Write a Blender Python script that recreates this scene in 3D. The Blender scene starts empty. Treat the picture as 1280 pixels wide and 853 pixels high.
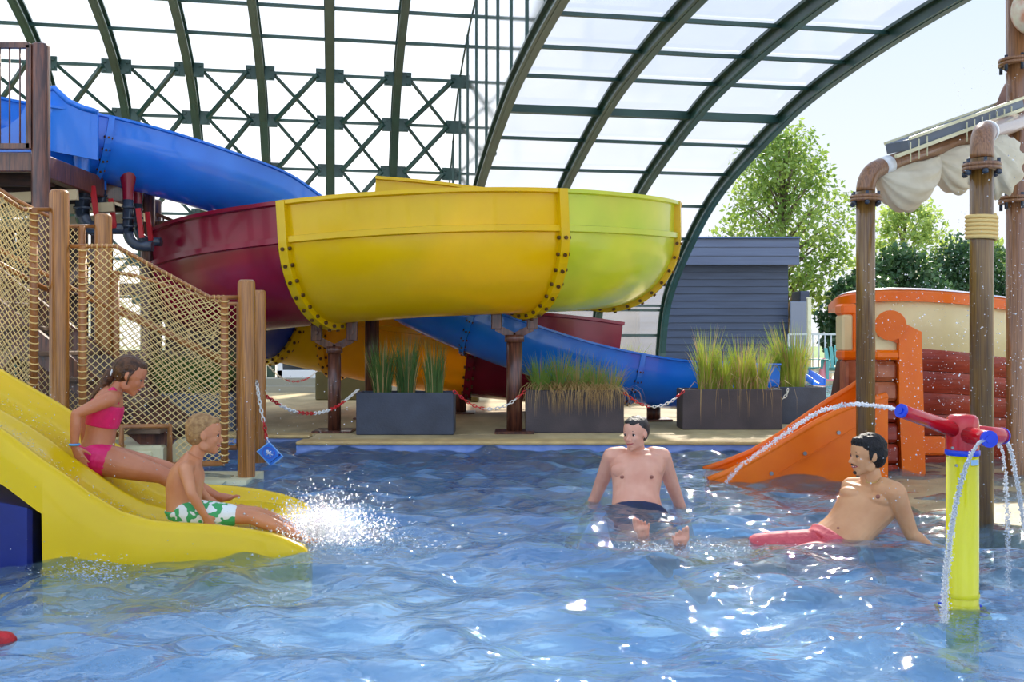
import bpy, math, random
import numpy as np
from mathutils import Vector, Matrix, Euler, noise
R = random.Random(7)
sc = bpy.context.scene
COL = sc.collection
F, CX, CY, CZ = 1250.0, 640.0, 426.5, 1.15
# ---------------- camera, world, sun, exposure
cd = bpy.data.cameras.new('camera'); cam = bpy.data.objects.new('camera', cd); COL.objects.link(cam)
cd.sensor_width = 36; cd.lens = 36 * F / 1280; cd.clip_end = 400; cd.clip_start = .05
cam.location = (0, 0, CZ); cam.rotation_euler = (math.pi / 2, 0, 0); sc.camera = cam
SKY, BACK_FILL = 1.0, 2.4  # sky behind the camera is brightened as added fill light
w = bpy.data.worlds.new('sky'); sc.world = w; w.use_nodes = True
nt = w.node_tree; nt.nodes.clear()
_o = nt.nodes.new('ShaderNodeOutputWorld'); _b = nt.nodes.new('ShaderNodeBackground')
_t = nt.nodes.new('ShaderNodeTexCoord'); _s = nt.nodes.new('ShaderNodeSeparateXYZ'); _r = nt.nodes.new('ShaderNodeValToRGB')
nt.links.new(_t.outputs['Generated'], _s.inputs[0]); nt.links.new(_s.outputs['Z'], _r.inputs[0])
_m = nt.nodes.new('ShaderNodeMapRange'); nt.links.new(_s.outputs['Y'], _m.inputs[0])
for _k, _v in ((1, .1), (2, -.8), (3, 1.0), (4, BACK_FILL)): _m.inputs[_k].default_value = _v
_v2 = nt.nodes.new('ShaderNodeMath'); _v2.operation = 'MULTIPLY'; _v2.inputs[1].default_value = SKY; nt.links.new(_m.outputs[0], _v2.inputs[0]); nt.links.new(_v2.outputs[0], _b.inputs[1])
nt.links.new(_r.outputs[0], _b.inputs[0]); nt.links.new(_b.outputs[0], _o.inputs[0])
e = _r.color_ramp.elements
e[0].position = 0.0; e[0].color = (.93, .96, 1, 1); e[1].position = 1; e[1].color = (.36, .58, 1, 1)
x = e.new(.14); x.color = (.86, .92, 1, 1); x = e.new(.36); x.color = (.66, .8, 1, 1)
SUN_AZ, SUN_EL = 16.0, 36.0
sd = bpy.data.lights.new('sun', 'SUN'); sun = bpy.data.objects.new('sun', sd); COL.objects.link(sun)
sd.energy = 8.5; sd.angle = math.radians(1.0); sd.color = (1, .9, .74)
sun.rotation_euler = (math.radians(-(90 - SUN_EL)), 0, math.radians(-SUN_AZ))
sun.location = (3, 12, 14)
vs = sc.view_settings; vs.view_transform = 'Standard'; vs.look = 'None'; vs.exposure = .16; vs.gamma = 1; vs.use_curve_mapping = False
sc.cycles.max_bounces = 8; sc.cycles.transparent_max_bounces = 24; sc.cycles.sample_clamp_indirect = 6
sc.cycles.transmission_bounces = 6

# ---------------- helpers
def W(px, py, d): return Vector(((px - CX) / F * d, d, CZ - (py - CY) / F * d))
def G(px, py, z=0.0):
    d = (CZ - z) * F / (py - CY); return W(px, py, d)
def PL(px, py, p0, n):
    r = Vector(((px - CX) / F, 1, -(py - CY) / F)); c = Vector((0, 0, CZ)); n = Vector(n)
    return c + r * ((Vector(p0) - c).dot(n) / r.dot(n))
def srgb(c): return tuple(((v / 255) / 12.92 if v / 255 <= .04045 else ((v / 255 + .055) / 1.055) ** 2.4) for v in c)
MATS = {}
def mat(name, rgb, rough=.5, rgb2=None, scale=6., stretch=(1, 1, 1), metal=0., bump=0., bscale=None, trans=0., alpha=1, spec=.5, coat=0., emit=0, lin=False, dets=3., contrast=(.35, .65), sss=0., band=None):
    if name in MATS: return MATS[name]
    m = bpy.data.materials.new(name); m.use_nodes = True; t = m.node_tree; N = t.nodes; L = t.links
    p = N['Principled BSDF']; c1 = (*srgb(rgb), 1)
    p.inputs['Base Color'].default_value = c1; p.inputs['Roughness'].default_value = rough
    p.inputs['Metallic'].default_value = metal; p.inputs['Specular IOR Level'].default_value = spec
    p.inputs['Coat Weight'].default_value = coat; p.inputs['Alpha'].default_value = alpha
    if sss:
        p.inputs['Subsurface Weight'].default_value = sss; p.inputs['Subsurface Radius'].default_value = (.02, .008, .004)
        p.inputs['Subsurface Scale'].default_value = 1
    m.diffuse_color = c1
    tc = N.new('ShaderNodeTexCoord'); mp = N.new('ShaderNodeMapping'); mp.inputs['Scale'].default_value = stretch
    L.new(tc.outputs['Object'], mp.inputs[0])
    if rgb2 is not None:
        nz = N.new('ShaderNodeTexNoise'); nz.inputs['Scale'].default_value = scale; nz.inputs['Detail'].default_value = dets
        L.new(mp.outputs[0], nz.inputs[0]); r = N.new('ShaderNodeValToRGB')
        r.color_ramp.elements[0].position, r.color_ramp.elements[1].position = contrast
        r.color_ramp.elements[0].color = c1; r.color_ramp.elements[1].color = (*srgb(rgb2), 1)
        L.new(nz.outputs[0], r.inputs[0]); L.new(r.outputs[0], p.inputs['Base Color'])
    if bump or band:
        b = N.new('ShaderNodeBump'); b.inputs['Strength'].default_value = abs(bump) if bump else .5; b.inputs['Distance'].default_value = .01
        if band:
            wv = N.new('ShaderNodeTexWave'); wv.bands_direction = band[0]; wv.inputs['Scale'].default_value = band[1]
            wv.wave_profile = 'SAW'; b.inputs['Distance'].default_value = .02
            L.new(tc.outputs['Object'], wv.inputs[0]); L.new(wv.outputs['Fac'], b.inputs['Height'])
        else:
            n2 = N.new('ShaderNodeTexNoise'); n2.inputs['Scale'].default_value = bscale or scale * 4; n2.inputs['Detail'].default_value = 4
            L.new(mp.outputs[0], n2.inputs[0]); L.new(n2.outputs[0], b.inputs['Height'])
        L.new(b.outputs[0], p.inputs['Normal'])
    if trans:
        tr = N.new('ShaderNodeBsdfTranslucent'); tr.inputs[0].default_value = tuple(min(1, v * 1.25) for v in c1[:3]) + (1,)
        if rgb2 is not None: L.new(r.outputs[0], tr.inputs[0])
        mx = N.new('ShaderNodeMixShader'); mx.inputs[0].default_value = trans
        L.new(p.outputs[0], mx.inputs[1]); L.new(tr.outputs[0], mx.inputs[2]); L.new(mx.outputs[0], N['Material Output'].inputs[0])
    MATS[name] = m; return m
class MB:
    def __init__(s): s.v = []; s.f = []; s.m = []; s.flat = set()
    def add(s, vs, fs, mi=0, flat=False):
        o = len(s.v); s.v += [tuple(v) for v in vs]
        for f in fs:
            if flat: s.flat.add(len(s.f))
            s.f.append(tuple(i + o for i in f)); s.m.append(mi)
    def box(s, lo, hi, M=None, mi=0, bev=0.):
        a, b, c = lo; d, e_, f = hi
        if bev > 0:
            vs = []; t = bev
            cx, cy, cz = (a + d) / 2, (b + e_) / 2, (c + f) / 2; hx, hy, hz = abs(d - a) / 2, abs(e_ - b) / 2, abs(f - c) / 2
            t = min(t, hx * .9, hy * .9, hz * .9)
            idx = {}
            for sx in (-1, 1):
                for sy in (-1, 1):
                    for sz in (-1, 1):
                        for ax in range(3):
                            q = [hx - t, hy - t, hz - t]; q[ax] += t
                            idx[(sx, sy, sz, ax)] = len(vs); vs.append((cx + sx * q[0], cy + sy * q[1], cz + sz * q[2]))
            fs = []
            S = (-1, 1)
            for sx in S: fs.append([idx[(sx, y, z, 0)] for y, z in ((-1, -1), (1, -1), (1, 1), (-1, 1))][::sx])
            for sy in S: fs.append([idx[(x_, sy, z, 1)] for x_, z in ((-1, -1), (-1, 1), (1, 1), (1, -1))][::sy])
            for sz in S: fs.append([idx[(x_, y, sz, 2)] for x_, y in ((-1, -1), (1, -1), (1, 1), (-1, 1))][::sz])
            for sx in S:
                for sy in S: fs.append([idx[(sx, sy, -1, 0)], idx[(sx, sy, -1, 1)], idx[(sx, sy, 1, 1)], idx[(sx, sy, 1, 0)]][::sx * sy])
                for sz in S: fs.append([idx[(sx, -1, sz, 0)], idx[(sx, 1, sz, 0)], idx[(sx, 1, sz, 2)], idx[(sx, -1, sz, 2)]][::sx * sz])
            for sy in S:
                for sz in S: fs.append([idx[(-1, sy, sz, 1)], idx[(-1, sy, sz, 2)], idx[(1, sy, sz, 2)], idx[(1, sy, sz, 1)]][::sy * sz])
            for sx in S:
                for sy in S:
                    for sz in S: fs.append([idx[(sx, sy, sz, k)] for k in range(3)][::sx * sy * sz])
        else:
            vs = [(a, b, c), (d, b, c), (d, e_, c), (a, e_, c), (a, b, f), (d, b, f), (d, e_, f), (a, e_, f)]
            fs = [(0, 3, 2, 1), (4, 5, 6, 7), (0, 1, 5, 4), (1, 2, 6, 5), (2, 3, 7, 6), (3, 0, 4, 7)]
        if M is not None: vs = [M @ Vector(v) for v in vs]
        s.add(vs, fs, mi, True); return s
    def bar(s, p, q, wd, ht, mi=0, up=(0, 0, 1)):
        p, q = Vector(p), Vector(q); T = (q - p); l = T.length
        if l < 1e-6: return s
        T /= l; U = Vector(up); Lx = T.cross(U)
        if Lx.length < 1e-3: Lx = T.cross(Vector((0, 1, 0)))
        Lx.normalize(); U = Lx.cross(T)
        M = Matrix((( T.x, Lx.x, U.x, p.x), (T.y, Lx.y, U.y, p.y), (T.z, Lx.z, U.z, p.z), (0, 0, 0, 1)))
        return s.box((0, -wd / 2, -ht / 2), (l, wd / 2, ht / 2), M, mi)
    def tube(s, pts, r, n=10, mi=0, cap=True, flat=False, squash=None):
        pts = [Vector(p) for p in pts]; k = len(pts)
        rs = r if isinstance(r, (list, tuple)) else [r] * k
        T = [(pts[min(i + 1, k - 1)] - pts[max(i - 1, 0)]).normalized() for i in range(k)]
        A = Vector((0, 0, 1)) if abs(T[0].z) < .9 else Vector((1, 0, 0))
        A = (A - T[0] * A.dot(T[0])).normalized(); vs = []
        for i in range(k):
            A = A - T[i] * A.dot(T[i])
            if A.length < 1e-6: A = T[i].orthogonal()
            A.normalize(); B = T[i].cross(A)
            for j in range(n):
                a = 2 * math.pi * j / n
                vs.append(pts[i] + (A * math.cos(a) + B * math.sin(a)) * rs[i])
        fs = [(i * n + j, i * n + (j + 1) % n, (i + 1) * n + (j + 1) % n, (i + 1) * n + j) for i in range(k - 1) for j in range(n)]
        s.add(vs, fs, mi, flat)
        if cap:
            o = len(s.v) - len(vs); s.flat.add(len(s.f)); s.f.append(tuple(o + j for j in range(n))[::-1]); s.m.append(mi)
            s.flat.add(len(s.f)); s.f.append(tuple(o + (k - 1) * n + j for j in range(n))); s.m.append(mi)
        return s
    def lathe(s, prof, c=(0, 0, 0), n=24, mi=0, M=None, a0=0, a1=2 * math.pi):
        c = Vector(c); full = abs(a1 - a0 - 2 * math.pi) < 1e-6; m_ = n if full else n + 1; vs = []
        for (r, z) in prof:
            for j in range(m_):
                a = a0 + (a1 - a0) * j / n; v = Vector((r * math.cos(a), r * math.sin(a), z))
                vs.append((M @ v if M is not None else v) + c)
        fs = []
        for i in range(len(prof) - 1):
            for j in range(n):
                j2 = (j + 1) % m_
                fs.append((i * m_ + j, i * m_ + j2, (i + 1) * m_ + j2, (i + 1) * m_ + j))
        s.add(vs, fs, mi); return s
    def ell(s, c, r, M=None, n=16, m=10, mi=0):
        c = Vector(c); r = Vector(r) if not isinstance(r, (int, float)) else Vector((r, r, r)); vs = []
        def P(v):
            v = Vector((v[0] * r.x, v[1] * r.y, v[2] * r.z)); return c + (M @ v if M is not None else v)
        vs.append(P((0, 0, 1)))
        for i in range(1, m):
            th = math.pi * i / m
            for j in range(n):
                a = 2 * math.pi * j / n; vs.append(P((math.sin(th) * math.cos(a), math.sin(th) * math.sin(a), math.cos(th))))
        vs.append(P((0, 0, -1))); fs = []
        for j in range(n): fs.append((0, 1 + j, 1 + (j + 1) % n))
        for i in range(m - 2):
            for j in range(n): fs.append((1 + i * n + j, 1 + (i + 1) * n + j, 1 + (i + 1) * n + (j + 1) % n, 1 + i * n + (j + 1) % n))
        l = len(vs) - 1; b = 1 + (m - 2) * n
        for j in range(n): fs.append((l, b + (j + 1) % n, b + j))
        s.add(vs, fs, mi); return s
    def prism(s, poly, ext, mi=0):
        n = len(poly); ext = Vector(ext); a = [Vector(p) for p in poly]; b = [p + ext for p in a]
        s.add(a + b, [tuple(range(n)), tuple(range(2 * n - 1, n - 1, -1))] + [((i + 1) % n, i, n + i, n + (i + 1) % n) for i in range(n)], mi, True); return s
    def sweep(s, path, prof, mi=0, closed=True, cap=True, frames=None, flat=False):
        """prof: list of (lateral, vertical); lateral + = right of travel"""
        k = len(path); path = [Vector(p) for p in path]; n = len(prof); vs = []
        for i in range(k):
            T = (path[min(i + 1, k - 1)] - path[max(i - 1, 0)]).normalized()
            Lt = T.cross(Vector((0, 0, 1))).normalized(); U = Lt.cross(T)
            pr = prof(i / (k - 1)) if callable(prof) else prof
            for (a, b) in pr: vs.append(path[i] + Lt * a + U * b)
        n = len(vs) // k; fs = []
        for i in range(k - 1):
            for j in range(n if closed else n - 1):
                j2 = (j + 1) % n; fs.append((i * n + j, i * n + j2, (i + 1) * n + j2, (i + 1) * n + j))
        if cap and closed: fs += [tuple(range(n))[::-1], tuple((k - 1) * n + j for j in range(n))]
        s.add(vs, fs, mi, flat); return s
    def build(s, name, mats, parent=None, smooth=True, fixn=False, angle=None):
        me = bpy.data.meshes.new(name); me.from_pydata(s.v, [], s.f); 
        for m in (mats if isinstance(mats, (list, tuple)) else [mats]): me.materials.append(m)
        me.polygons.foreach_set('material_index', s.m)
        if smooth: me.polygons.foreach_set('use_smooth', [i not in s.flat for i in range(len(s.f))])
        me.update()
        if fixn:
            import bmesh
            bm = bmesh.new(); bm.from_mesh(me); bmesh.ops.recalc_face_normals(bm, faces=bm.faces); bm.to_mesh(me); bm.free()
        if angle is not None:
            try: me.set_sharp_from_angle(angle=math.radians(angle))
            except Exception: pass
        o = bpy.data.objects.new(name, me); COL.objects.link(o)
        if parent is not None: o.parent = parent
        return o
def tag(o, label, cat, group=None, kind=None):
    o['label'] = label; o['category'] = cat
    if group: o['group'] = group
    if kind: o['kind'] = kind
    return o
def thing(name, label, cat, loc=(0, 0, 0), group=None):
    o = bpy.data.objects.new(name, None); COL.objects.link(o); o.empty_display_size = .1
    o.location = loc; o['_l'] = 0; del o['_l']
    return tag(o, label, cat, group)
def reloc(root):
    """children were built in world coordinates: keep them there"""
    bpy.context.view_layer.update()
    for c in root.children: c.matrix_parent_inverse = Matrix.Translation(-root.location)
def struct(o, cat=None):
    o['kind'] = 'structure'; return o
def spline(pts, n):
    """Catmull-Rom, resampled to n points by arc length"""
    P = [Vector(p) for p in pts]; P = [P[0] * 2 - P[1]] + P + [P[-1] * 2 - P[-2]]; out = []
    for i in range(1, len(P) - 2):
        for k in range(24):
            t = k / 24; a, b, c, d = P[i - 1], P[i], P[i + 1], P[i + 2]
            out.append(.5 * ((2 * b) + (c - a) * t + (2 * a - 5 * b + 4 * c - d) * t * t + (3 * b - a - 3 * c + d) * t ** 3))
    out.append(P[-2]); L = [0]
    for i in range(1, len(out)): L.append(L[-1] + (out[i] - out[i - 1]).length)
    res = []; j = 0
    for i in range(n):
        s = L[-1] * i / (n - 1)
        while j < len(L) - 2 and L[j + 1] < s: j += 1
        t = (s - L[j]) / max(1e-9, L[j + 1] - L[j]); res.append(out[j].lerp(out[j + 1], min(1, max(0, t))))
    return res
def interp(x, tab): return float(np.interp(x, [a for a, b in tab], [b for a, b in tab]))

# ---------------- materials
GREEN = mat('green painted steel', (38, 72, 66), .35, (30, 60, 55), 2)
YEL = mat('yellow fibreglass', (236, 196, 0), .25, (228, 188, 0), 1.5, coat=.15, spec=.35, bump=.05, bscale=3, trans=.22)
YEL_LIT = mat('backlit yellow fibreglass', (214, 218, 60), .2, (196, 212, 50), 1.5, coat=.3, bump=.05, bscale=3, trans=.3)  # yellow section seen against light, its backlit lime tone put into the colour
SLY = mat('yellow slide plastic', (236, 196, 0), .28, (226, 186, 0), 1.5, coat=.15, spec=.35, bump=.05, bscale=3, trans=.12)
MAR = mat('maroon fibreglass', (140, 12, 46), .22, (116, 8, 38), 1.5, coat=.12, spec=.35)
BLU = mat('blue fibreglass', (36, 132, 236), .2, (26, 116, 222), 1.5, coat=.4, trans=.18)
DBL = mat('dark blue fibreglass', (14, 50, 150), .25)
ORF = mat('amber fibreglass', (240, 176, 10), .25, trans=.2)
ORG = mat('orange plastic', (240, 116, 6), .3, (226, 98, 2), 2, coat=.1, spec=.35, bump=.08, bscale=12, trans=.08)
WOODP = mat('brown wood look post', (176, 116, 46), .35, (124, 76, 28), 9, (14, 14, .35), coat=.3, bump=.15, bscale=14)
DARKP = mat('dark brown pitted post', (112, 66, 46), .4, (58, 32, 28), 8, (6, 6, .5), coat=.3, bump=.25, bscale=20)
CREAM = mat('cream plastic', (226, 218, 178), .4, (206, 198, 156), 4)
STEEL = mat('steel bolt', (150, 150, 150), .3, metal=1)
ROPE = mat('tan rope', (222, 188, 118), .8)
BOLT = mat('dark bolt', (90, 60, 20), .4, metal=.6)
# ================= SETTING: pool, decks
FLOORM = mat('light blue pool floor', (214, 236, 246), .6, (168, 210, 236), 1.3, dets=5, bump=.3, bscale=30)
DEEPM = mat('blue pool liner', (64, 140, 214), .6, (84, 158, 222), 1.1, dets=5)
WALLM = mat('blue pool wall liner', (150, 172, 222), .6, (120, 148, 208), 5, dets=6)
DECKM = mat('pale paving', (204, 182, 134), .75, (164, 144, 104), 2.2, (1, .4, 1), dets=6, bump=.3, bscale=50)
COPE = mat('sandy coping stone', (206, 176, 116), .7, (178, 148, 98), 6, dets=5, bump=.3, bscale=40)
SHELF = mat('beige textured splash pad', (196, 178, 132), .35, (158, 142, 104), 3, dets=6, bump=.5, bscale=60)
DZ = .12; YE = 10.2
def slab(name, lo, hi, m, bev=.0):
    return struct(MB().box(lo, hi, None, 0, bev).build(name, m))
fz = [(-4, -.3), (4.9, -.22), (7.8, -.55), (11, -.62)]; mb = MB()
for (ya, za), (yb, zb) in zip(fz[:-1], fz[1:]): mb.add([(-10, ya, -.95), (9, ya, -.95), (9, yb, -.95), (-10, yb, -.95), (-10, ya, za), (9, ya, za), (9, yb, zb), (-10, yb, zb)], [(0, 3, 2, 1), (4, 5, 6, 7), (0, 1, 5, 4), (1, 2, 6, 5), (2, 3, 7, 6), (3, 0, 4, 7)], 0, True)
struct(mb.build('floor_pool', FLOORM))
slab('wall_pool_back', (-2.2, YE, -.62), (9, YE + .12, DZ - .03), WALLM)
slab('wall_pool_back_left', (-10, 10.9, -.62), (-2.2, 11.02, DZ - .03), WALLM)
slab('wall_pool_corner', (-2.2, YE + .12, -.62), (-2.1, 10.95, DZ - .03), WALLM)
slab('wall_pool_left', (-10.1, -4, -.62), (-10, 11, DZ - .03), WALLM)
slab('wall_pool_right', (9, -4, -.62), (9.1, YE, DZ - .03), WALLM)
slab('floor_deck', (-14, 11.0, -.2), (4.3, 60, DZ), DECKM)
slab('floor_deck_front', (-2.15, YE + .3, -.2), (4.3, 11.0, DZ - .002), DECKM)
slab('floor_deck_right', (4.3, YE + .3, -.2), (14, 13, DZ), DECKM)
slab('floor_terrace_right', (4.3, 26, -.2), (60, 60, DZ), DECKM)
slab('floor_terrace_far_right', (14, 10.2, -.2), (60, 26, DZ), DECKM)
slab('floor_deck_beside_pool', (-14, -4, -.2), (-10.1, 11, DZ), DECKM)
slab('trim_1', (-2.2, YE - .04, DZ - .03), (9.2, YE + .3, DZ + .006), COPE, .012)
slab('trim_2', (-10, 10.86, DZ - .03), (-2.2, 11.2, DZ + .006), COPE, .012)
slab('floor_far_pool', (4.3, 13, -.4), (14, 26, -.3), mat('pale blue far pool floor', (120, 200, 225), .6))
GRM = mat('lawn', (96, 130, 50), .9, (70, 104, 36), 3, dets=6)
slab('floor_ground', (-120, 60, -.3), (160, 200, .05), GRM)
slab('floor_ground_right', (60, -20, -.3), (160, 60, .05), GRM)
slab('floor_ground_left', (-120, -20, -.3), (-14, 60, .05), GRM)
# splash pad shelf on the right
poly = [G(1098, 597, .03), G(1112, 618, .03), G(1150, 640, .03), G(1210, 652, .03), G(1290, 660, .03)]
poly = [(p.x, p.y, -.45) for p in poly] + [(9, 6.1, -.45), (9, 10.2, -.45), (2.6, 10.2, -.45), (2.75, 9, -.45)]
struct(MB().prism(poly[::-1], (0, 0, .485)).build('floor_splash_pad', SHELF))
# ---------------- water
def water_mat(name, tint, bumps, rough=.02, bs=7., vol=None):
    m = bpy.data.materials.new(name); m.use_nodes = True; t = m.node_tree; N = t.nodes; L = t.links; N.remove(N['Principled BSDF'])
    tr = N.new('ShaderNodeBsdfTransparent'); tr.inputs[0].default_value = (*tint, 1)
    gl = N.new('ShaderNodeBsdfGlossy'); gl.inputs['Roughness'].default_value = rough; gl.inputs[0].default_value = (.96, .98, 1, 1)
    fr = N.new('ShaderNodeFresnel'); fr.inputs[0].default_value = 1.5
    tc = N.new('ShaderNodeTexCoord'); mp = N.new('ShaderNodeMapping'); mp.inputs['Scale'].default_value = (.75, 1.3, 1)
    nz = N.new('ShaderNodeTexNoise'); nz.inputs['Scale'].default_value = bs; nz.inputs['Detail'].default_value = 2; nz.inputs['Distortion'].default_value = .8
    b = N.new('ShaderNodeBump'); b.inputs['Strength'].default_value = bumps; b.inputs['Distance'].default_value = .05
    L.new(tc.outputs['Object'], mp.inputs[0]); L.new(mp.outputs[0], nz.inputs[0]); L.new(nz.outputs[0], b.inputs['Height'])
    L.new(b.outputs[0], gl.inputs['Normal']); L.new(b.outputs[0], fr.inputs['Normal'])
    rf = N.new('ShaderNodeBsdfRefraction'); rf.inputs['IOR'].default_value = 1.2; rf.inputs['Roughness'].default_value = .02; L.new(b.outputs[0], rf.inputs['Normal'])
    df = N.new('ShaderNodeBsdfDiffuse'); df.inputs[0].default_value = (*srgb((178, 214, 232)), 1); L.new(b.outputs[0], df.inputs['Normal'])
    m1 = N.new('ShaderNodeMixShader'); m1.inputs[0].default_value = .4; L.new(tr.outputs[0], m1.inputs[1]); L.new(rf.outputs[0], m1.inputs[2])
    m2 = N.new('ShaderNodeMixShader'); m2.inputs[0].default_value = .1; L.new(m1.outputs[0], m2.inputs[1]); L.new(df.outputs[0], m2.inputs[2])
    if vol:
        va = N.new('ShaderNodeVolumeAbsorption'); va.inputs[0].default_value = (*vol[0], 1); va.inputs[1].default_value = vol[1]; L.new(va.outputs[0], N['Material Output'].inputs['Volume'])
    mx = N.new('ShaderNodeMixShader'); L.new(fr.outputs[0], mx.inputs[0]); L.new(m2.outputs[0], mx.inputs[1]); L.new(gl.outputs[0], mx.inputs[2])
    L.new(mx.outputs[0], N['Material Output'].inputs[0]); MATS[name] = m; return m
WATER = water_mat('pool water', (.9, .96, 1), .3, bs=9, vol=((.34, .69, .91), .75))
rs = np.random.RandomState(3)
def water_grid(name, x0, x1, y0, y1, nx, ny, amp, m, warp=1.0, zbot=-.8):
    u = np.linspace(0, 1, nx); v = np.linspace(0, 1, ny) ** warp
    X, Y = np.meshgrid(x0 + (x1 - x0) * u, y0 + (y1 - y0) * v); Z = np.zeros_like(X)
    if name == 'pool_water': Y = np.where(X > -2.21, y0 + (YE - .005 - y0) * (Y - y0) / (y1 - y0), Y)
    for k in range(60):
        lam = .2 * (1.15 / .2) ** rs.rand(); th = rs.normal(math.pi / 2, .75); kk = 2 * math.pi / lam
        ph = rs.rand() * 6.28 + .8 * np.sin(X * 1.3 * rs.rand() + Y * rs.rand() + k)
        s = np.sin(kk * (X * math.cos(th) + Y * math.sin(th)) + ph)
        Z += amp * (lam ** .75) * .0125 * (s + .25 * s * s)
    # livelier water round the slide mouth and the spray post
    for (cx, cy, r, g) in ((-1.1, 5.4, .9, .5), (1.8, 4.1, .6, .25), (.9, 5.6, .8, .25)):
        D = np.hypot(X - cx, Y - cy); Z += amp * .012 * g * np.sin(D * 26) * np.exp(-(D / r) ** 2)
    vs = np.stack([X, Y, Z], -1).reshape(-1, 3)
    i = (np.arange(ny - 1)[:, None] * nx + np.arange(nx - 1)[None]).reshape(-1)
    fs = np.stack([i, i + 1, i + nx + 1, i + nx], -1)
    per = [k for k in range(nx)] + [k * nx + nx - 1 for k in range(1, ny)] + [(ny - 1) * nx + k for k in range(nx - 2, -1, -1)] + [k * nx for k in range(ny - 2, 0, -1)]
    vl = vs.tolist(); fl_ = fs.tolist(); o0 = len(vl); vl += [[vl[k][0], vl[k][1], zbot] for k in per]; q = len(per)
    fl_ += [[per[(k + 1) % q], per[k], o0 + k, o0 + (k + 1) % q] for k in range(q)] + [[o0 + k for k in range(q)][::-1]]
    me = bpy.data.meshes.new(name); me.from_pydata(vl, [], fl_); me.materials.append(m)
    me.polygons.foreach_set('use_smooth', [True] * len(fs) + [False] * (q + 1)); o = bpy.data.objects.new(name, me); COL.objects.link(o)
    tag(o, 'rippling blue pool water that fills the whole foreground', 'water', kind='stuff'); return o
water_grid('pool_water', -9.995, 8.995, -3.9, 10.855, 600, 660, .5, WATER, 1.1)
o = water_grid('distant_pool_water', 4.31, 13.99, 13.01, 25.99, 60, 80, .6, water_mat('far pool water', (.6, .88, .95), .4), 1.0, -.29)
o['label'] = 'pale blue water of the second pool beyond the planters'

# ================= ENCLOSURE (two telescoping vaults)
TH = math.radians(10); c_, s_ = math.cos(TH), math.sin(TH)
def V(a, b, z): return Vector((a * c_ - b * s_, a * s_ + b * c_, z))
def half(tab, bc): return tab + [(2 * bc - b, z) for b, z in tab[::-1]][0:]
def prof(tab, bc):
    pts = [(b, 0, z) for b, z in tab]; pts += [(2 * bc - b, 0, z) for b, z in tab[::-1]]
    return [(p.x, p.z) for p in spline(pts, 90)]
PR = prof([(25.0, DZ), (25.05, .9), (24.5, 2.3), (22.9, 3.58), (20.9, 4.61), (17.7, 5.48), (15.5, 5.8), (12.8, 5.96)], 11.0)
PLF = prof([(29.2, DZ), (29.0, 2.0), (28.4, 4.0), (27.6, 5.5), (27.0, 6.15), (26.1, 7.2), (24.8, 8.03), (22.3, 8.85), (18, 9.6)], 13.5)
def zof(pr, b):
    h = [p for p in pr]; k = max(range(len(h)), key=lambda i: h[i][1]); q = sorted(h[:k + 1]); return float(np.interp(b, [x[0] for x in q], [x[1] for x in q]))
trim_n = [3]
def trim(mb, m=None):
    o = struct(mb.build('trim_%d' % trim_n[0], m or GREEN, None)); trim_n[0] += 1; return o
def rib(a, pr, wd, dp):
    mb = MB(); n = len(pr); 
    for (w1, off, d1) in ((wd, 0, .05), (wd * .35, .05, dp), (wd * .8, dp, .04)):
        ring = []
        for i, (b, z) in enumerate(pr):
            t = Vector((pr[min(i + 1, n - 1)][0] - pr[max(i - 1, 0)][0], 0, pr[min(i + 1, n - 1)][1] - pr[max(i - 1, 0)][1])).normalized()
            nx, nz = t.z, -t.x
            if nx * (13 - b) + nz * (0 - z) < 0: nx, nz = -nx, -nz
            for (sa, so) in ((-1, off), (1, off), (1, off + d1), (-1, off + d1)):
                ring.append(V(a + sa * w1 / 2, b + nx * so, z + nz * so))
        fs = [(4 * i + j, 4 * i + (j + 1) % 4, 4 * i + 4 + (j + 1) % 4, 4 * i + 4 + j) for i in range(n - 1) for j in range(4)]
        mb.add(ring, fs, 0, True)
    return trim(mb)
def pane_mat(name, tint, fac, tcol, rough=.1):
    m = bpy.data.materials.new(name); m.use_nodes = True; t = m.node_tree; N = t.nodes; L = t.links; N.remove(N['Principled BSDF'])
    tr = N.new('ShaderNodeBsdfTransparent'); tr.inputs[0].default_value = (*tint, 1)
    tl = N.new('ShaderNodeBsdfTranslucent'); gl = N.new('ShaderNodeBsdfGlossy'); gl.inputs['Roughness'].default_value = rough; gl.inputs[0].default_value = (.9, .9, .9, 1)
    tc = N.new('ShaderNodeTexCoord'); mp = N.new('ShaderNodeMapping'); mp.inputs['Scale'].default_value = (.6, .6, 3.5); mp.inputs['Rotation'].default_value = (.5, .3, 0)
    nz = N.new('ShaderNodeTexNoise'); nz.inputs['Scale'].default_value = 1.2; nz.inputs['Detail'].default_value = 6; nz.inputs['Roughness'].default_value = .7
    r = N.new('ShaderNodeValToRGB'); r.color_ramp.elements[0].color = (*[v * .86 for v in tcol], 1); r.color_ramp.elements[1].color = (*tcol, 1)
    r.color_ramp.elements[0].position = .35; r.color_ramp.elements[1].position = .65
    L.new(tc.outputs['Object'], mp.inputs[0]); L.new(mp.outputs[0], nz.inputs[0]); L.new(nz.outputs[0], r.inputs[0]); L.new(r.outputs[0], tl.inputs[0])
    a = N.new('ShaderNodeMixShader'); a.inputs[0].default_value = fac; L.new(tr.outputs[0], a.inputs[1]); L.new(tl.outputs[0], a.inputs[2])
    fr = N.new('ShaderNodeFresnel'); fr.inputs[0].default_value = 1.3
    b = N.new('ShaderNodeMixShader'); L.new(fr.outputs[0], b.inputs[0]); L.new(a.outputs[0], b.inputs[1]); L.new(gl.outputs[0], b.inputs[2])
    L.new(b.outputs[0], N['Material Output'].inputs[0]); MATS[name] = m; return m
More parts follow.
